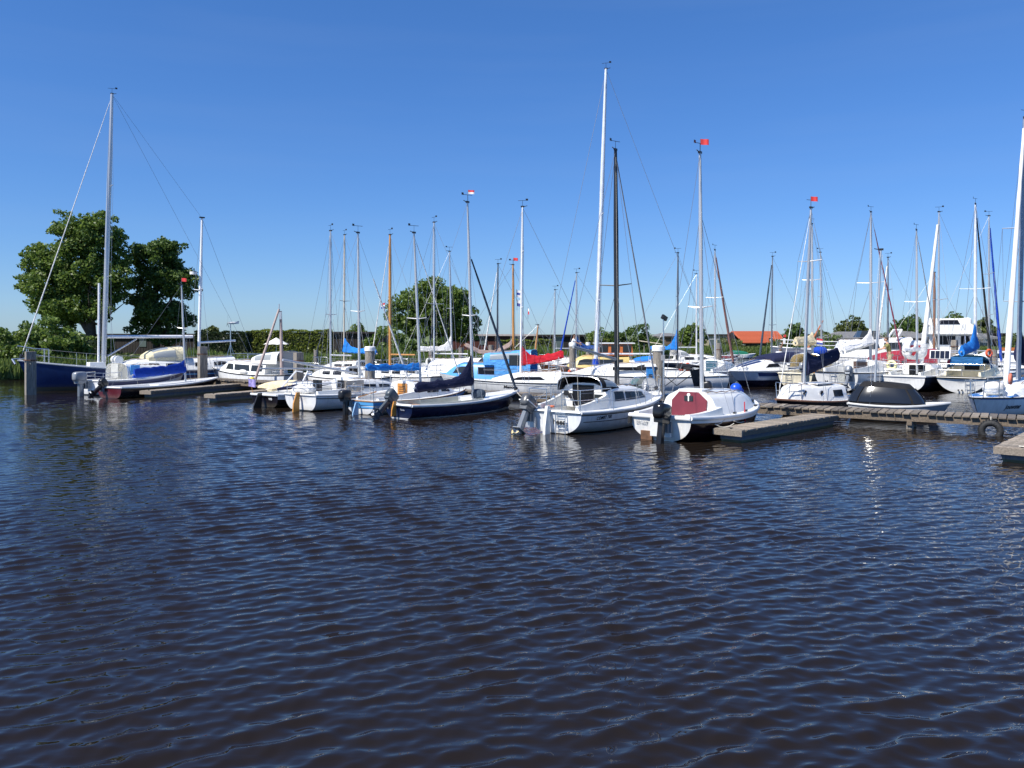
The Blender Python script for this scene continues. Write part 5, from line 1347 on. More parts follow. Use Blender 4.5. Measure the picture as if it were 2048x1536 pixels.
# 12 -- white boat with the thick furled genoa at the right edge
b = Boat('white sailing boat with blue deck panels and thick white furled sail at the right edge', 2088, 33.7, 228, 8.4, 2.3, (.74, .66, .74), .75, 2.5, .05, .3, .7, .1, hull=H_WHITE, deck=GREYW())
b.rail(BLACKP, .03); b.cabin(2.6, 6.2, .5, .4, .66, .55); b.win(3.0, 4.2, .3, .7); b.stripe(pm('deck blue edge', (.05, .2, .55), .4), .02, .05)
b.mast(2036, (2049, 236), pm('grey blue mast', (.30, .33, .38), .4, metal=.4), .09, ((.6, .7), (.33, .6)), bowx=b.xpx(2010)); b.furl(WFOAM, .125, .03, .97); b.boom(2.6, 2.2, ALU(), C_NAVY, 1.3, .3, .2, -.3, drape=.4)
b.pulpit(.6, 1.2, .018); b.lifelines(.2, .84, 4); b.side_text('Jouwster', 6.9, .30, .22, BLACKP, 1, .2)
for (x, y, w, d_) in ((7.2, .25, .7, .18), (7.2, -.25, .7, .18), (6.3, .62, .8, .16), (6.3, -.62, .8, .16)): b.add('deck_panel', MB().box(x, y, b.sheer(x / b.L) + .05, w, d_, .03), pm('blue non slip', (.06, .22, .55), .6))
b.add('sail_bag', MB().ell((6.4, .05, 1.0), (.5, .35, .25), 12, 8, .85), C_WHITE, None, True)
lifebuoy('orange horseshoe buoy beside the thick white furled sail', (gx(2021, 29.0), 29.0, gz(758, 29.0)), .9, .15, pm('faded orange foam', (.60, .17, .10), .6), None, .06)

# ------- second row and background sailing boats
def simple(label, mastpx, Y, th, L, top, mx=.55, **k):
    """Sailing boat placed by its mast: mx is the mast's place along the hull from the stern."""
    xm = gx(mastpx, Y); sx = xm - mx * L * math.sin(R(th)); sy = Y - mx * L * math.cos(R(th))
    B = k.pop('B', L * .34); mm = k.pop('mm', None) or ALU(); cov = k.pop('cover', None); fu = k.pop('fu', None); fur_r = k.pop('fr', .06); sp = k.pop('spread', ((.5, .5),)); bl = k.pop('bl', .40); bz = k.pop('bz', 1.9); h0 = k.pop('h0', .55); vane = k.pop('vane', True); r = k.pop('r', .055); up = k.pop('up', 0.0); rails = k.pop('rails', True); cab = k.pop('cab', .45); wn_ = k.pop('wins', 2); flag = k.pop('flag', None); w = k.pop('w', .15); sag = k.pop('sag', 0.0); hood = k.pop('hood', None); h1 = k.pop('h1', .16); wire = k.pop('wire', .008); bowd = k.pop('bowd', None)
    b = Boat(label, CX + sx / sy * FPX, sy, th, L, B, **k)
    b.rail(k.get('railm') or BLACKP, .025)
    if cab:
        b.cabin(L * .34, L * .82, cab, cab * .82, .68, .5)
        for i in range(wn_): x = L * (.38 + .14 * i); b.win(x, x + L * .10, .32, .72)
        b.hatch(-.28, .28, .05, cab, TINT()); b.coaming(L * .06, L * .35, .12, .25)
    b.mast(mx * L, top, mm, r, sp, vane=vane, px=False, wire=wire, bowx=mx * L + bowd if bowd else None)
    if fu: b.furl(fu, fur_r)
    b.boom(L * bl, bz, mm, cov, h0, h1, w, up, sag=sag)
    if hood: b.sprayhood(L * .30, L * .44, B * .32, .55, hood, b.sheer(.35) + cab * .8)
    if rails: b.pulpit(.55); b.pushpit(.55); b.lifelines(.2, .82, 4, .52)
    if flag: cloth_flag(b.masto, b.mt + Vector((.02, 0, .12)), .24, .16, flag)
    return b
b1 = simple('white sailing boat with a bright red sail cover, lying broadside', 1041, 36.8, 268, 6.6, (1045, 414), .62, cover=C_RED, h0=.85, bl=.30, bz=1.62, up=.34, h1=.30, w=.2, sag=.05, mm=ALUW(), cab=.44, spread=((.42, .5), (.74, .4)), rails=False, wins=0, f=(.80, .78, .90), hull=H_WHITE)
b1.win(3.0, 4.6, .28, .66, TINT(), .25, -.35); b1.side_text('Menora', 4.9, .55, .19, BLACKP, 1, .2); b1.stripe(BLACKP, .10, .115, 0, .97); b1.lifelines(.1, .6, 3, .5)
simple('tall masted white yacht with a blue collar at its mast foot', 1191, 40.2, 270, 9.2, (1212, 138), .70, B=3.0, mm=pm('pale blue white mast', (.62, .66, .72), .35), r=.105, bl=.3, bz=2.0, cab=.62, wins=0, spread=((.24, .8), (.52, .7)), f=(.95, .9, 1.1), wire=.009)
bt = bpy.context.scene.objects
b14 = [o for o in bt if o.get('label', '').startswith('tall masted white yacht')][0]
# dark window band and collar of the tall masted yacht
MB().box(4.6, 1.0, 1.30, 2.2, .06, .16).build('window_band', TINT(), b14); MB().box(4.6, -1.0, 1.30, 2.2, .06, .16).build('window_band', TINT(), b14)
MB().tube([(6.44, 0, 1.45), (6.44, 0, 1.75)], [.17, .14], 12).build('mast_collar', C_TARP, b14, True, 50)
simple('white sailing boat whose bare mast stands left of the capped pile', 661, 41.6, 303, 5.8, (661, 462), .62, f=(.8, .76, .9), cab=.5, spread=((.42, .4),), flag=None, bl=.25)
simple('sailing boat with a bright blue sail cover behind the wooden rudder boat', 688, 52, 300, 6.5, (689, 470), .58, cover=C_BLUE, h0=.9, h1=.28, w=.22, bl=.42, bz=1.85, mm=pm('buff mast', (.50, .45, .36), .5), f=(.8, .76, .9), up=-.1)
simple('sailing boat with a varnished orange wooden mast', 780, 43, 303, 5.6, (780, 470), .60, mm=VARN(), r=.075, fu=C_WHITE, fr=.03, bowd=1.5, bl=.3, spread=(), f=(.8, .76, .95), cab=.42)
b3 = simple('grey hulled sailing boat with a white cover tent, lying behind the blue boom cover', 868, 45, 300, 7.4, (868, 445), .58, hull=H_GREYN, f=(.9, .86, 1.0), cab=.3, wins=0, spread=((.45, .85),), bl=.3)
b3.sprayhood(.9, 4.2, .85, .75, C_WHITE, b3.sheer(.3) + .1, False, 'cover_tent', .8, .9)
b3.stripe(TRIMW, .0, .06)
simple('white sailing boat with white sail cover moored by the reeds', 904, 54, 62, 6.8, (899, 503), .58, cover=C_WHITE, h0=1.0, h1=.28, w=.2, bl=.36, bz=1.9, f=(.85, .8, .95), cab=.5, spread=((.5, .6),))
simple('sailing boat with wooden mast and draped taupe sail cover', 1027, 47.5, 100, 7.0, (1026, 530), .62, mm=VARN(), r=.075, cover=C_TAUPE, h0=.35, h1=.22, w=.2, bl=.42, bz=2.35, sag=.55, up=.0, spread=(), flag=[pm('red bunting', (.65, .04, .04), .7)], hull=H_WOOD)
simple('sailing boat with a slim dark mast and white furled jib by the reeds', 994, 53, 270, 6.2, (996, 528), .6, mm=DARKSPAR(), fu=C_WHITE, fr=.05, bowd=1.0, bl=.3, spread=((.38, .45),))
simple('sailing boat with thin pale mast right of the red sail cover', 1108, 61, 270, 6.0, (1110, 580), .6, bl=.3, spread=((.42, .5),), rails=False)
b13 = simple('white sailing boat with navy sail cover and blue furled jib beyond the red cover', 1152, 58, 266, 7.0, (1153, 546), .62, cover=canvas('denim blue', (.03, .08, .26)), fu=C_TARP, fr=.07, bowd=1.3, h0=.9, h1=.22, bl=.32, bz=1.95, spread=((.55, .55),), f=(.85, .8, .95))
simple('sailing boat with dark mast and a bright blue sail cover left of the life jackets', 1355, 53, 95, 7.0, (1356, 506), .6, mm=DARKSPAR(), cover=C_BLUE, h0=1.3, h1=.2, bl=.26, bz=2.0, spread=((.62, .5),), cab=.5)
simple('white sailing boat with a white raised mast by the reeds left of the green dinghy', 1393, 66, 80, 8.0, (1393, 548), .55, mm=ALUW(), cab=.6, bl=.3, hood=C_WHITE, spread=((.6, .6),))
b17 = Boat('white sailing boat with two white fenders and a brown furled jib', 1398, 46, 32, 6.9, 2.4, (.82, .78, .95), .82, 2.5, .04, .3, .6, .15, hull=hullm('pale grey white hull', (.66, .68, .70)), cockpit=(.05, .34))
b17.cabin(2.3, 5.6, .6, .45, .74, .5); b17.win(3.6, 4.6, .3, .75, pm('blue acrylic', (.03, .09, .13), .15), .2, -.3); b17.hatch(-.35, .35, .0, .62, pm('smoked blue board', (.04, .10, .14), .2)); b17.coaming(.2, 2.3, .15, .45)
b17.mast(1430, (1430, 500), ALU(), .06, ((.6, .55),)); b17.furl(pm('brown furled sail', (.30, .13, .10), .8), .10, .03, .95); b17.pulpit(.55); b17.lifelines(.3, .82, 4); b17.outboard(.4, .6, .1, 1.0, BLACK()); b17.stripe(BLACKP, .3, .32, .05, .6); b17.rail(TRIMW, .03)
for i, x in enumerate((4.2, 5.9)):
    p = b17.root.matrix_basis @ Vector((x, -b17.hy(x, .6) - .12, .62)); fo = empty('boat_fender', ('white fender hanging amidships', 'white fender hanging near the bow')[i] + ' on the boat with the brown furled jib', 'fender', p)
    MB().tube([(0, 0, -.32), (0, 0, -.26), (0, 0, .22), (0, 0, .28), (0, 0, .31)], [.03, .1, .1, .05, .03], 10).build('body', WFOAM, fo, True, 50); MB().tube([(0, 0, .3), (0.02, 0.04, .62)], .008, 4).build('line', ROPE(), fo)
simple('sailing boat with dark furled jib and dark mast behind the navy striped speedboat', 1543, 60, 262, 7.5, (1545, 513), .55, mm=pm('slate mast', (.16, .19, .23), .4, metal=.4), fu=C_GREYB, fr=.09, bowd=1.0, bl=.3, spread=((.36, .6),), cab=.4)
b19 = Boat('cream hulled sailing boat with round stern and tan canvas', 1590, 43.4, 42, 7.2, 2.4, (.85, .8, 1.0), .78, 2.2, .05, .3, .7, .1, hull=H_CREAM, deck=CREAM(), cockpit=(.05, .34))
b19.rail(CREAM(), .05); b19.cabin(2.5, 5.8, .62, .5, .7, .45, CREAM()); b19.win(3.0, 3.7, .3, .7); b19.hatch(-.3, .3, .0, .6, TEAK); b19.mast(1625, (1624, 448), ALU(), .065, ((.62, .55),)); b19.boom(2.4, 2.55, ALU(), C_CREAM, .55, .3, .25, .0, drape=.2)
b19.sprayhood(1.6, 3.2, .95, .75, C_CREAM, b19.sheer(.3) + .35, False, 'tan_hood', .6, .3); b19.outboard(-.55, .95, 0, .95, GREYOB, GREYOB); b19.ladder(.35, .0, .85, .3); b19.pushpit(.55); b19.lifelines()
b20 = Boat('white sailing yacht with a loose white sail on its boom, man on the foredeck', 1672, 41.4, 46, 9.4, 2.75, (1.0, .95, 1.12), .82, 2.4, .02, .32, .7, .2, cockpit=(.05, .32))
b20.rail(BLACKP, .03); b20.stripe(BLACKP, .18, .21, .1, .95); b20.cabin(3.0, 7.2, .58, .45, .7, .5); b20.win(4.4, 5.6, .25, .72, TINT(), .3, 0); b20.hatch(-.4, .35, .0, .56, pm('brown smoked board', (.09, .06, .05), .25)); b20.coaming(.3, 3.0, .2, .45)
b20.mast(1741, (1742, 424), ALU(), .075, ((.55, .75),), wire=.009); b20.boom(3.6, 2.55, ALU(), C_WHITE, .75, .22, .28, -.45, drape=.18, name='loose_sail'); b20.furl(pm('raspberry furled sail', (.34, .05, .09), .8), .05, .04, .9)
b20.pushpit(.6, 1.2); b20.lifelines(.25, .84, 5); b20.pulpit(); b20.outboard(-.75, .75, .5, 1.05, GREYOB, GREYOB); b20.ladder(.15, .0, .95, .3); b20.stern_text('IA', .62, .42, .22, BLACKP)
b20.add('washboard_rack', MB().box(-.05, -.32, .62, .06, .34, .62), pm('grey plastic crate', (.35, .36, .34), .7, .3, 12))
b21 = Boat('dark slate hulled sailing boat with a yellow horseshoe buoy', 1806, 41.6, 40, 8.6, 2.6, (.80, .76, .95), .8, 2.4, .04, .3, .7, .1, hull=H_DNAVY, transom=hullm('white stern', (.74, .74, .72)), cockpit=(.05, .34))
b21.rail(TRIMW, .05); b21.cabin(2.9, 6.8, .55, .45, .68, .5); b21.port(4.0, .5, .12); b21.hatch(-.4, .4, .0, .55, TINT()); b21.coaming(.3, 2.9, .2, .4); b21.mast(1834, (1833, 460), ALU(), .06, ((.5, .6),)); b21.boom(2.8, 2.1, ALU(), C_WHITE, .5, .16, .16); b21.pushpit(.6, 1.2); b21.lifelines(); b21.furl(pm('buff furled sail', (.5, .47, .40), .8), .04)
p = b21.root.matrix_basis @ Vector((.2, .6, 1.35)); lifebuoy('pale yellow horseshoe buoy on the stern rail of the slate hulled boat', p, math.pi / 2 - R(40) + 1.57, .20, YFOAM, None, .075)
b22 = Boat('white sailing yacht with round white stern, blue sail bag and solar panel', 1922, 40.3, 39, 9.6, 3.0, (.82, .78, 1.0), .74, 2.0, .02, .34, .8, .25, hull=hullm('greenish white hull', (.62, .64, .60)), transom=hullm('bright white stern', (.78, .78, .75), (.7, .7, .65), .01, .2, .25), deck=CREAM(), cockpit=(.05, .32))
b22.rail(BLACKP, .035, -.04); b22.stripe(pm('dark green band', (.03, .05, .04), .4), .05, .10, 0, .97, tr=True); b22.cabin(3.1, 7.6, .62, .5, .68, .5, CREAM()); b22.win(3.8, 4.6, .3, .7); b22.win(5.0, 5.7, .3, .7); b22.coaming(.3, 3.1, .25, .5, mat=CREAM())
b22.sprayhood(2.0, 3.6, 1.0, .7, C_DBLUE, b22.sheer(.3) + .45); b22.mast(1950, (1951, 408), pm('pale mast', (.6, .63, .68), .4), .08, ((.5, .75),), wire=.009); b22.furl(pm('black furled sail', (.03, .032, .035), .8), .075); b22.boom(3.9, 2.35, ALU(), C_BLUE, 1.25, .32, .24, -.25, drape=.25)
b22.add('dodger_cloth', MB().loft([[(.5 + .9 * u, -1.25 + .1 * u, 1.5 + .5 * k) for k in (0, .5, 1)] for u in (0, .5, 1)]).loft([[(.06, y, 1.42 + .42 * k) for k in (0, 1)] for y in (-.95, -.2, .5)]), C_DBLUE)
sp_ = MB().box(.0, .95, 1.95, .05, .95, .45, 0, .25).build('solar_panel', TRIMW, b22.root)
for i in range(4): MB().box(-.04, .62 + i * .22, 1.95, .02, .19, .38, 0, .25).build('solar_cell', glassm('solar cell', (.015, .018, .03), .12), sp_)
b22.pushpit(.62, 1.3); b22.lifelines(.2, .84, 5); b22.pulpit(); b22.ladder(-.35, .1, .62, .32, 3, .02)
for y in (-.02, .14): b22.add('exhaust_hole', MB().tube([(.10, y, .15), (.16, y, .15)], [.04, .04], 10), BLACK(), b22.tro)
b22.add('flower_pot', MB().ell((.45, .55, 1.55), (.16, .16, .14), 12, 8), pm('crimson bag', (.35, .02, .04), .7), None, True); b22.add('companionway_gap', MB().box(3.06, 0, 1.28, .04, .7, .4), TINT())
lifebuoy('orange horseshoe buoy below the blue sail bag', b22.root.matrix_basis @ Vector((2.3, -.9, 2.0)), .3, .17, ORANGE, None, .06)
b23 = simple('sailing boat with white hoisted sail roll and white bag marked 7', 1877, 47.5, 268, 7.8, (1878, 424), .55, fu=WFOAM, fr=.16, bowd=1.1, bl=.3, spread=((.45, .8),), cab=.5, vane=True)
bx_ = b23.xpx(1829); bag = MB().ell((bx_, 0, 2.05), (.75, .3, .58), 16, 10, .75); b23.add('sail_bag', bag, C_WHITE, None, True, 60)
me = text_mesh('7', .95)
for v in me.vertices: v.co = (bx_ + .45 - v.co.x * 1.25, .335, 1.75 + v.co.y * .85)
me.materials.clear(); me.materials.append(pm('red numeral', (.42, .02, .03), .6)); link('sail_number', me, None, b23.root)
simple('sailing boat with blue furled jib at the right, behind the blue sail bag boat', 1978, 52, 95, 8.0, (1978, 432), .55, fu=C_TARP, fr=.10, bowd=.8, bl=.3, spread=((.62, .8), (.35, .7)), cab=.4)
simple('wooden masted boat between the white sail roll and the flybridge yacht', 1868, 56, 95, 7.5, (1869, 545), .55, mm=WOODB(), r=.09, bl=.3, spread=((.85, .3),), cab=.5, vane=False)
simple('sailing boat with a slim mast right of the man on deck', 1776, 57, 265, 7.0, (1776, 515), .6, mm=pm('slate mast', (.16, .19, .23), .4, metal=.4), fu=C_WHITE, fr=.10, bowd=1.0, bl=.3, spread=((.7, .45),), cab=.4)
simple('sailing boat with a thin mast right of the tan canvas boat', 1643, 62, 95, 7.0, (1641, 505), .55, bl=.3, spread=((.6, .6),), cab=.4)
simple('old wooden boat with short leaning gaff and green canvas by the reeds', 1068, 57, 80, 5.5, (1086, 650), .5, mm=VARN(), r=.07, cover=C_GREEN, h0=.3, h1=.2, bl=.42, bz=1.7, sag=.2, spread=(), cab=.35, rails=False, vane=False, hull=H_WOOD)

# ------- motor boats
def motor(label, px, Y, th, L, B, **k):
    k.setdefault('name', 'motor_boat'); k.setdefault('cat', 'motor boat'); k.setdefault('wt', .88); k.setdefault('n', 3.0); k.setdefault('ds', .12)
    return Boat(label, px, Y, th, L, B, **k)
b = motor('white cabin cruiser with dark side windows behind the hoist', 594, 43.6, 297, 6.4, 2.3, f=(.78, .78, 1.05), hull=hullm('cruiser white hull', (.68, .70, .72)), cockpit=(.04, .25))
b.rail(BLACKP, .03); b.cabin(1.5, 5.4, .62, .58, .82, .28); b.win(3.9, 4.6, .28, .82, GLASS(), .1, -.15); b.win(2.6, 3.8, .28, .82, GLASS(), .1, .05); b.win(1.7, 2.5, .28, .82, GLASS())
b.sprayhood(.6, 2.6, .9, .68, WHITE(), b.sheer(.3) + .62, True, 'wheel_shelter', .5, .55); b.pulpit(.4, .9); b.pushpit(.3)
b.add('tan_canvas', MB().box(.35, 0, b.sheer(.1) + .8, .06, 1.5, .9), clearm('grey vinyl', (.5, .52, .5), .8)); b.add('deck_fender', MB().ell((3.0, 1.0, .92), (.3, .12, .12), 12, 8), WFOAM, None, True)
b = motor('blue canvas cabin boat left of the red sail cover', 1072, 39.9, 282, 5.0, 2.2, f=(.8, .78, 1.0), hull=H_WHITE, deck=C_LBLUE)
b.cabin(1.7, 4.6, .72, .62, .84, .35, pm('light blue cabin paint', (.10, .34, .66), .4)); b.win(3.0, 4.2, .28, .8, GLASS(), .1, -.2); b.win(1.9, 2.8, .28, .8, TINT())
b.sprayhood(.1, 2.5, .98, .75, C_LBLUE, b.sheer(.2) + .70, True, 'canvas_shelter', .42, .85); b.add('side_canvas', MB().box(1.0, 1.02, b.sheer(.2) + .4, 1.8, .04, .8), C_LBLUE); b.add('side_canvas', MB().box(1.0, -1.02, b.sheer(.2) + .4, 1.8, .04, .8), C_LBLUE)
b.add('side_window', MB().box(.75, 1.045, b.sheer(.2) + .95, .8, .03, .5), GLASS())
b = motor('open speedboat with a black bimini and green windscreen behind the capped pile', 1398, 31.6, 300, 4.7, 1.9, f=(.62, .62, .75), hull=H_WHITE, cockpit=(.05, .6), cw=.75)
b.rail(TRIMW, .035)
def bim(b, x0, x1, w, z, mat, h=.12):
    secs = [[(lerp(x0, x1, i / 8), w * math.cos(math.pi * k / 10), z + h * math.sin(math.pi * k / 10) ** .6 + .10 * math.sin(math.pi * i / 8)) for k in range(11)] for i in range(9)]
    o = b.add('bimini', MB().loft(secs).loft([[(p[0], p[1], p[2] - .03) for p in q] for q in secs]), mat, None, True, 50)
    for x in (x0 + .1, x1 - .1):
        for sg in (1, -1): MB().tube([((x0 + x1) / 2, sg * w, z - .75), (x, sg * w, z)], .016, 6).build('bimini_strut', BLACK(), o)
bim(b, .1, 2.3, .88, 1.62, C_BLACK)
b.add('windscreen', MB().loft([[(2.6 + .5 * (1 - abs(k) ** 2), .8 * k, .72), (2.2 + .5 * (1 - abs(k) ** 2), .72 * k, 1.22)] for k in (-1, -.6, -.2, .2, .6, 1)]), clearm('green tinted screen', (.08, .16, .15), .7, .05)); b.add('windscreen_frame', MB().tube([(2.2 + .5 * (1 - abs(k) ** 2), .72 * k, 1.22) for k in (-1, -.6, -.2, .2, .6, 1)], .018, 6), STEEL())
b.add('canopy_drop', MB().add([(.1, -.88, 1.6), (.1, .88, 1.6), (-.1, .8, .75), (-.1, -.8, .75)], [(0, 1, 2, 3)]), C_BLACK); b.outboard(0, .5, .3, 1.1, BLACK())
b = motor('dark brown cruiser with a yellow cabin and orange wheelhouse by the far bank', 1288, 50, 272, 6.6, 2.4, f=(.85, .85, 1.15), hull=H_WOOD)
b.rail(WOODB(), .05); b.cabin(1.0, 4.8, .75, .7, .8, .3, pm('yellow cabin paint', (.62, .48, .18), .45)); b.win(3.2, 4.2, .3, .8, GLASS(), 0, -.1); b.win(1.4, 2.9, .3, .8, GLASS())
wh = b.add('wheelhouse', MB().box(1.9, 0, b.sheer(.3) + 1.22, 2.3, 1.5, .72, 0, 0, .92), pm('orange varnish', (.55, .16, .04), .35, .2)); MB().box(1.9, 0, b.sheer(.3) + 1.61, 2.5, 1.6, .06).build('wheelhouse_roof', TRIMW, wh)
for i in range(3):
    for sg in (1, -1): MB().box(1.15 + i * .72, sg * .735, b.sheer(.3) + 1.27, .5, .04, .42).build('wheelhouse_window', GLASS(), wh)
b = motor('small white boat with a blue cover right of the yellow cabin cruiser', 1312, 55, 275, 4.4, 1.9, f=(.7, .7, .9))
b.cabin(1.0, 3.4, .45, .4, .8, .5); b.win(1.3, 2.4, .3, .75, GLASS()); b.sprayhood(.1, 1.5, .8, .55, C_BLUE, .95, False, 'blue_cover', .55, .6)
b = motor('white speedboat with navy deck stripes and navy tonneau cover', 1588, 48.0, 236, 5.8, 2.3, f=(.95, .9, .95), n=2.6, hull=hullm('speedboat hull', (.62, .64, .68), (.01, .012, .03), .38, .2, .1), cockpit=(.04, .4), rake=1.3)
b.rail(TRIMW, .05); b.stripe(NAVYP, .10, .30, 0, .75); b.cabin(1.8, 5.5, .55, .52, .84, .7, None, .8); b.win(2.4, 3.6, .35, .72, TINT(), .2, -.3)
def on_roof(b, x0, x1, y0, y1, mat, off=.012):
    secs = []
    for i in range(9):
        x = lerp(x0, x1, i / 8); w, h, z = b._cg(x); tu = b.cab[6]; row = []
        for k in range(5):
            y = lerp(y0, y1, k / 4) * w; a = abs(y)
            zz = h + b.cab[9] * (1 - .2 * a / (.4 * w)) if a < .4 * w else lerp(h + b.cab[9] * .8, h * .97, (a - .4 * w) / max(1e-3, w * tu * .93 - .4 * w))
            row.append((x, y, z + zz + off))
        secs.append(row)
    return b.add('deck_stripe', MB().loft(secs), mat, b.cabo)
on_roof(b, 2.2, 5.2, -.22, .22, NAVYP); on_roof(b, 3.6, 5.0, .35, .62, NAVYP); on_roof(b, 3.6, 5.0, -.62, -.35, NAVYP)
b.sprayhood(.1, 2.9, .95, .52, C_NAVY, b.sheer(.2) + .48, False, 'tonneau_cover', .6, .35); b.pulpit(.35, .9)
b = motor('sleek white motor yacht with dark windows behind the man on deck', 1850, 61, 278, 8.5, 3.0, f=(1.2, 1.2, 1.4))
b.cabin(1.2, 7.0, 1.5, 1.35, .84, .4, None, .8); b.win(3.6, 5.2, .45, .8, GLASS(), .1, -.4); b.win(2.0, 3.3, .45, .8, GLASS()); b.rail(TRIMW, .05)
b.add('radar_arch', MB().tube([(2.4, 1.1, 2.6), (2.0, .9, 3.3), (2.0, -.9, 3.3), (2.4, -1.1, 2.6)], .09, 8), TRIMW, None, True); b.add('flybridge_screen', MB().box(4.2, 0, 3.0, 1.6, 1.8, .5, 0, 0, .7), GLASS())
b = motor('boat wrapped in dark red canvas in front of the flybridge yacht', 1872, 54, 275, 5.4, 2.2, f=(.9, .9, 1.1))
b.sprayhood(.2, 4.2, .98, 1.1, C_DRED, .9, False, 'red_cover', .6, .45); b.rail(TRIMW, .04)
b = motor('grey hulled passenger boat with white deck railings near the bungalow', 1738, 76, 280, 9.0, 3.0, f=(1.5, 1.5, 1.8), hull=H_GREYN)
b.rail(TRIMW, .06); b.lifelines(.04, .92, 9, .75); b.cabin(.6, 3.0, .9, .9, .7, .2); b.win(.9, 1.5, .3, .8, GLASS()); b.win(1.8, 2.4, .3, .8, GLASS()); b.add('handrail', MB().tube([(.2, 1.4, 2.28), (4, 1.5, 2.28), (8.2, .7, 2.45)], .05, 6).tube([(.2, 1.4, 1.9), (4, 1.5, 1.9), (8.2, .7, 2.1)], .04, 6), TRIMW)
b.add('red_spar', MB().tube([(5.6, .2, 1.6), (4.2, .2, 4.3)], [.1, .06], 8), pm('orange brown spar', (.40, .13, .05), .5), None, True)
b = motor('small white dinghy with a green cover far across the water', 1457, 98, 88, 3.4, 1.5, f=(.5, .48, .6)); b.sprayhood(.3, 2.3, .65, .5, C_GREEN, .5, False, 'green_cover', .6, .3)
b = motor('red hulled dinghy left of the green covered dinghy', 1443, 97, 95, 2.2, 1.2, f=(.4, .38, .5), hull=hullm('red dinghy hull', (.45, .03, .03))); b.rail(TRIMW, .04)
b = motor('white motor cruiser with an orange cabin at the right edge', 2100, 58, 280, 7.2, 2.6, f=(1.0, 1.0, 1.2)); b.cabin(1.0, 5.2, .8, .7, .8, .35); b.win(1.6, 2.8, .3, .8, GLASS()); b.win(3.1, 4.2, .3, .8, GLASS()); b.add('orange_trim', MB().box(2.6, 1.09, 1.9, 2.4, .05, .25), pm('orange trim', (.5, .16, .04), .5)); b.pulpit(.5)

def flybridge():
    Y = 72; b = motor('tall white flybridge yacht with two satellite domes at the right', 1908, Y, 22, 12.5, 4.3, f=(1.5, 1.6, 2.2), n=3.4, hull=H_WHITE)
    b.rail(TRIMW, .07)
    s = b.add('saloon', MB().box(4.6, 0, 2.25, 6.0, 3.7, 1.5, 0, 0, .97), WHITE())
    MB().box(1.59, 0, 2.35, .05, 3.3, 1.0).build('glass_band', GREYW(), s)
    for i, (y, w) in enumerate(((1.15, .8), (.2, 1.0), (-1.1, .7))):
        MB().box(1.55, y, 2.42, .06, w, .8).build('aft_window', TINT(), s)
    for sg in (1, -1):
        for x in (2.6, 4.0, 5.4): MB().box(x, sg * 1.86, 2.45, 1.1, .06, .6).build('side_window', TINT(), s)
    ov = b.add('upper_deck', MB().box(4.2, 0, 3.05, 6.8, 4.0, .14), TRIMW)
    MB().box(1.0, 0, 3.45, .12, 3.7, .7).build('bulwark', WHITE(), ov)
    for sg in (1, -1): MB().box(3.6, sg * 1.85, 3.4, 5.0, .1, .6).build('bulwark', WHITE(), ov)
    st = b.add('flybridge', MB().box(3.4, .2, 3.95, 3.0, 2.9, 1.0, 0, 0, .8), WHITE()); 
    MB().add([(2.05, 1.15, 3.9), (2.05, -.75, 3.9), (2.16, -.55, 4.3), (2.16, .85, 4.3)], [(3, 2, 1, 0)]).xf(Matrix.Translation((-.14, 0, 0))).build('flybridge_screen', TINT(), st)
    tp = b.add('hardtop', MB().box(3.4, .1, gz(651, Y) + .1, 2.9, 3.7, .12), TRIMW)
    for x in (2.2, 4.6):
        for y in (1.6, -1.5): MB().tube([(x, y, 3.6), (x, y, gz(649, Y))], .06, 6).build('post', STEEL(), tp)
    for y in (1.45, -1.45): MB().tube([(3.2, y, gz(649, Y)), (3.2, y, gz(639, Y)), (3.2, y, gz(635.5, Y)), (3.2, y, gz(634, Y))], [.42, .42, .34, .12], 16).build('satellite_dome', TRIMW, tp, True, 50)
    MB().tube([(3.0, 0, gz(648, Y)), (3.0, 0, gz(634, Y))], .05, 6).build('light_mast', TRIMW, tp)
    c = b.add('clear_curtain', MB().loft([[(1.0 + .2 * k, -1.9 - 1.0 * (1 - k) , 2.2 + 1.9 * k) for k in (0, .5, 1)] for q in (0,)] + [[(3.2, -1.95 - .5 * (1 - k), 2.2 + 1.9 * k) for k in (0, .5, 1)]]), clearm('clear curtain', (.7, .72, .72), .35))
    b.add('stern_ladder', MB().tube([(.1, -1.4, .5), (1.0, -1.4, 2.9)], .05, 6).tube([(.1, -1.0, .5), (1.0, -1.0, 2.9)], .05, 6), STEEL())
    return b
flybridge()

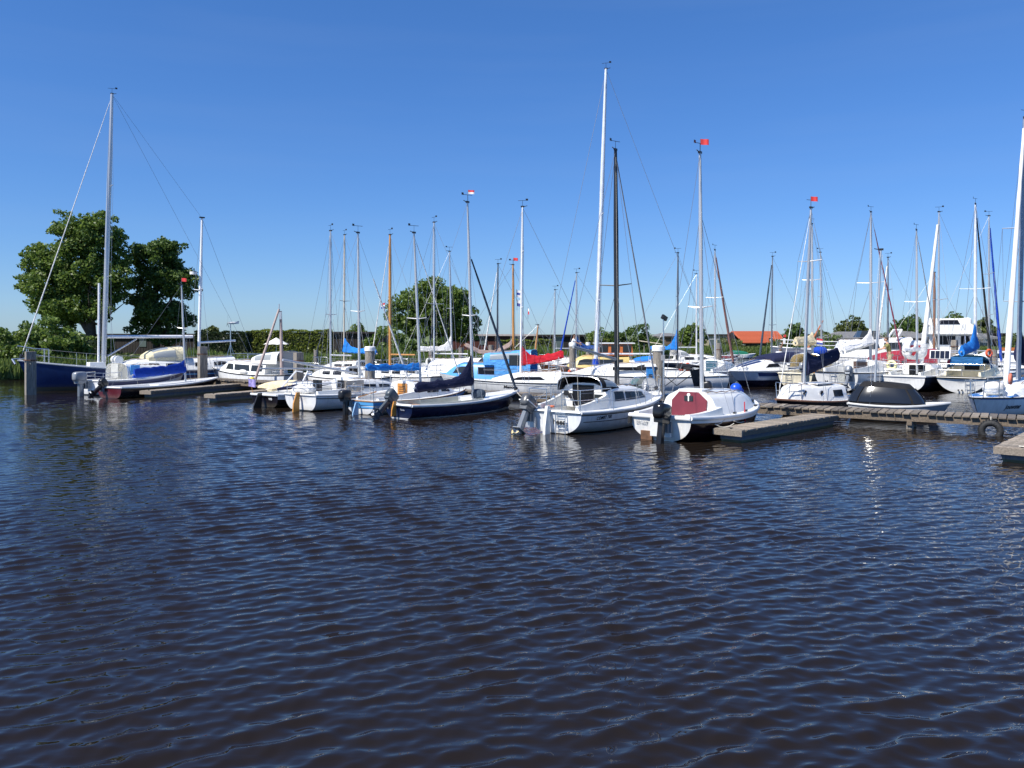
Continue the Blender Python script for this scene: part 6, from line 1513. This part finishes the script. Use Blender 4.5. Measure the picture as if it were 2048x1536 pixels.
# ------------------------------------------------------------------ people
SKIN = pm('skin', (.48, .27, .18), .6, .08); HAIR = pm('brown hair', (.07, .045, .03), .7, .2)
def skinned(name, verts, edges, radii, mat, parent, root=0, lv=1):
    me = bpy.data.meshes.new(name); me.from_pydata(verts, edges, []); o = link(name, me, mat, parent)
    sm = o.modifiers.new('skin', 'SKIN'); sk = me.skin_vertices[0].data
    for i, r in enumerate(radii): sk[i].radius = r if isinstance(r, tuple) else (r, r); sk[i].use_root = i == root
    o.modifiers.new('smooth', 'SUBSURF').levels = lv; o.modifiers['smooth'].render_levels = lv
    sm.use_smooth_shade = True
    return o
def person(label, loc, rz, shirt, shorts, reach=True, lean=.12):
    root = empty('person', label, 'person', loc, rz)         # facing local +x
    L = lean; HIP, CH, NK = (0, 0, .93), (L * .7, 0, 1.32), (L, 0, 1.50)
    V = [HIP, (L * .3, 0, 1.12), CH, NK, (L + .03, 0, 1.58)]; E = [(0, 1), (1, 2), (2, 3), (3, 4)]; Rd = [(.15, .11), (.14, .10), (.16, .11), .06, .055]
    for sg in (1, -1):
        i = len(V); V += [(0.0, sg * .10, .86), (.03, sg * .11, .48), (-.02 + .03 * sg, sg * .12, .09), (.12 + .03 * sg, sg * .13, .04)]; E += [(0, i), (i, i + 1), (i + 1, i + 2), (i + 2, i + 3)]; Rd += [.088, .06, .042, .035]
        i = len(V); zs = 1.42
        arm = [(L, sg * .21, zs), (L + (.18 if reach else .0), sg * .27, 1.20), (L + (.45 if reach else .08), sg * .20, (1.18 if sg > 0 else 1.08) if reach else .95), (L + (.53 if reach else .1), sg * .19, (1.19 if sg > 0 else 1.08) if reach else .86)]
        V += arm; E += [(2, i), (i, i + 1), (i + 1, i + 2), (i + 2, i + 3)]; Rd += [.06, .046, .034, .036]
        h = Vector(arm[3])
        for f in range(4):
            k = len(V); V += [tuple(h + Vector((.05, (f - 1.5) * .020, .0))), tuple(h + Vector((.09, (f - 1.5) * .022, -.035)))]; E += [(i + 3, k), (k, k + 1)]; Rd += [.010, .008]
        k = len(V); V += [tuple(h + Vector((.02, -sg * .045, .0)))]; E += [(i + 3, k)]; Rd += [.010]
    body = skinned('body', V, E, Rd, SKIN, root)
    hd = MB().ell((L + .06, 0, 1.70), (.10, .078, .125), 14, 10); hd.ell((L + .165, 0, 1.69), (.022, .016, .025), 8, 6)
    for sg in (1, -1): hd.ell((L + .05, sg * .08, 1.695), (.022, .012, .032), 8, 6)
    hd.build('head', SKIN, body, True, 60)
    fc = MB()
    for sg in (1, -1): fc.ell((L + .152, sg * .032, 1.715), (.008, .012, .008), 8, 6)
    fc.build('eyes', BLACK(), body); MB().ell((L + .150, 0, 1.635), (.008, .03, .007), 8, 6).build('mouth', pm('lips', (.35, .13, .11), .6), body)
    MB().ell((L + .035, 0, 1.74), (.108, .088, .10), 14, 10).build('hair', HAIR, body, True, 60)
    V = [(0.0, 0, .95), (L * .3, 0, 1.12), CH, (L * .95, 0, 1.46)]; E = [(0, 1), (1, 2), (2, 3)]; Rd = [(.19, .14), (.175, .13), (.19, .14), (.10, .08)]
    for sg in (1, -1):
        i = len(V); V += [(L, sg * .21, 1.41), (L + (.13 if reach else 0), sg * .26, 1.26)]; E += [(2, i), (i, i + 1)]; Rd += [.085, .072]
    skinned('shirt', V, E, Rd, shirt, root, 0)
    V = [(0, 0, .97)]; E = []; Rd = [(.185, .135)]
    for sg in (1, -1):
        i = len(V); V += [(0.0, sg * .105, .82), (.02, sg * .115, .52)]; E += [(0, i), (i, i + 1)]; Rd += [.115, .10]
    skinned('shorts', V, E, Rd, shorts, root, 0)
    sh = MB()
    for sg in (1, -1): sh.ell((.05 + .03 * sg, sg * .125, .035), (.14, .05, .045), 12, 6)
    sh.build('shoes', pm('dark shoes', (.05, .045, .04), .7), root, True)
    return root
xm = b20.xpx(1744)
p = b20.root.matrix_basis @ Vector((xm, -.95, 0)); p.z = b20.sheer(xm / b20.L) + .05
person('man in khaki shirt and beige shorts standing on the deck of the white yacht', p, math.radians(165), pm('khaki shirt', (.20, .19, .06), .85, .15), pm('beige shorts', (.50, .40, .25), .85, .1))
p = b13.root.matrix_basis @ Vector((b13.mf.x + .35, .35, 0)); p.z = b13.sheer(.66) + .35
person('person in white shirt and dark shorts at the navy sail cover', p, math.radians(0), pm('white shirt', (.7, .7, .72), .85, .05), pm('dark shorts', (.06, .06, .08), .85, .1))

# ------------------------------------------------------------------ flags, ropes, small things
def wire_flag(label, px, py, Y, w, h, bands, az=.2):
    root = empty('small_flag', label, 'flag', (gx(px, Y), Y, gz(py, Y)))
    MB().tube([(0, 0, -.25), (0, 0, h + .05)], .012, 5).build('staff', WIRE(), root)
    cloth_flag(root, (0, 0, 0), w, h, bands, 'cloth', 0, az)
RB, WB, BB = pm('flag red', (.55, .03, .04), .8), pm('flag white', (.75, .75, .75), .8), pm('flag blue', (.03, .06, .30), .8)
wire_flag('red white and blue flag left of the orange wooden mast', 770, 616, 43, .24, .28, [RB, WB, BB], 2.8)
wire_flag('white and blue club flag high beside the pale mast of the red cover boat', 1033, 594, 47, .30, .42, [WB, BB, WB])
wire_flag('white club flag lower beside the pale mast of the red cover boat', 1034, 612, 47, .26, .36, [WB, BB])
wire_flag('small white and red flag on a stay right of the pale mast', 1056, 628, 40, .16, .3, [WB, RB], -1.2)
wire_flag('red white and blue stern flag above the blue tarpaulin bundle', 1633, 688, 50, .38, .36, [RB, WB, BB], -.5)
tb = empty('tarpaulin_bundle', 'bright blue tarpaulin bundle by the stern flag', 'bundle', (gx(1640, 49), 49, .9))
MB().ell((0, 0, gz(702, 49) - .9), (.42, .3, .28), 14, 9, .8).build('bundle', C_TARP, tb, True); MB().tube([(0, 0, -.4), (0, 0, gz(704, 49) - .9)], .04, 6).build('post', STEEL(), tb)
lj = empty('life_jackets', 'pair of orange life jackets hung up behind the white boat with fenders', 'life jacket', (gx(1369, 45), 45, gz(738, 45)))
for sg in (-1, 1): MB().ell((sg * .18, 0, .1), (.15, .1, .26), 10, 8, .8).build('jacket', ORANGE, lj, True)
MB().box(0, -.03, -.15, .12, .08, .5).build('strap', TRIMW, lj)
rope('pale rope from the maroon hatch boat bow lying on the jetty', [MARB.root.matrix_basis @ Vector((6.3, -.1, .74)), (gx(1570, 27.6), 27.6, .56)], .18)
rope('rope from the maroon hatch boat stern quarter to the pontoon end', [MARB.root.matrix_basis @ Vector((1.9, -1.15, .66)), (gx(1428, 22.6), 22.5, .46), (gx(1470, 22.5), 22.6, .47)], .10)
rope('rope from the maroon hatch boat foredeck down to the pontoon', [MARB.root.matrix_basis @ Vector((4.6, -.95, .72)), (gx(1468, 23.2), 23.2, .47)], .22)
rope('mooring line from the cruiser stern to the navy keelboat bow', [COMET.root.matrix_basis @ Vector((.1, 1.0, 1.05)), (gx(1032, 32.3), 32.3, .72)], .12)
rope('second mooring line from the cruiser stern towards the jetty', [COMET.root.matrix_basis @ Vector((.1, 1.0, .95)), (gx(1100, 33.2), 33.0, .9)], .2)
rope('mooring rope from the blue ketch bow round the thick pile', [KETCH.root.matrix_basis @ Vector((12.0, .2, 1.55)), (gx(62, 39.2), 39.15, 1.55)], .25, .016)
yb = empty('yellow_float', 'small yellow float lying on the jetty edge', 'float', (gx(504, 41.6), 41.6, .58)); MB().ell((0, 0, .08), (.14, .1, .1), 12, 8).build('float', pm('yellow foam', (.75, .6, .05), .6), yb, True); MB().tube([(.1, 0, .08), (.2, 0, .02)], .02, 6).build('eye', ROPE(), yb)
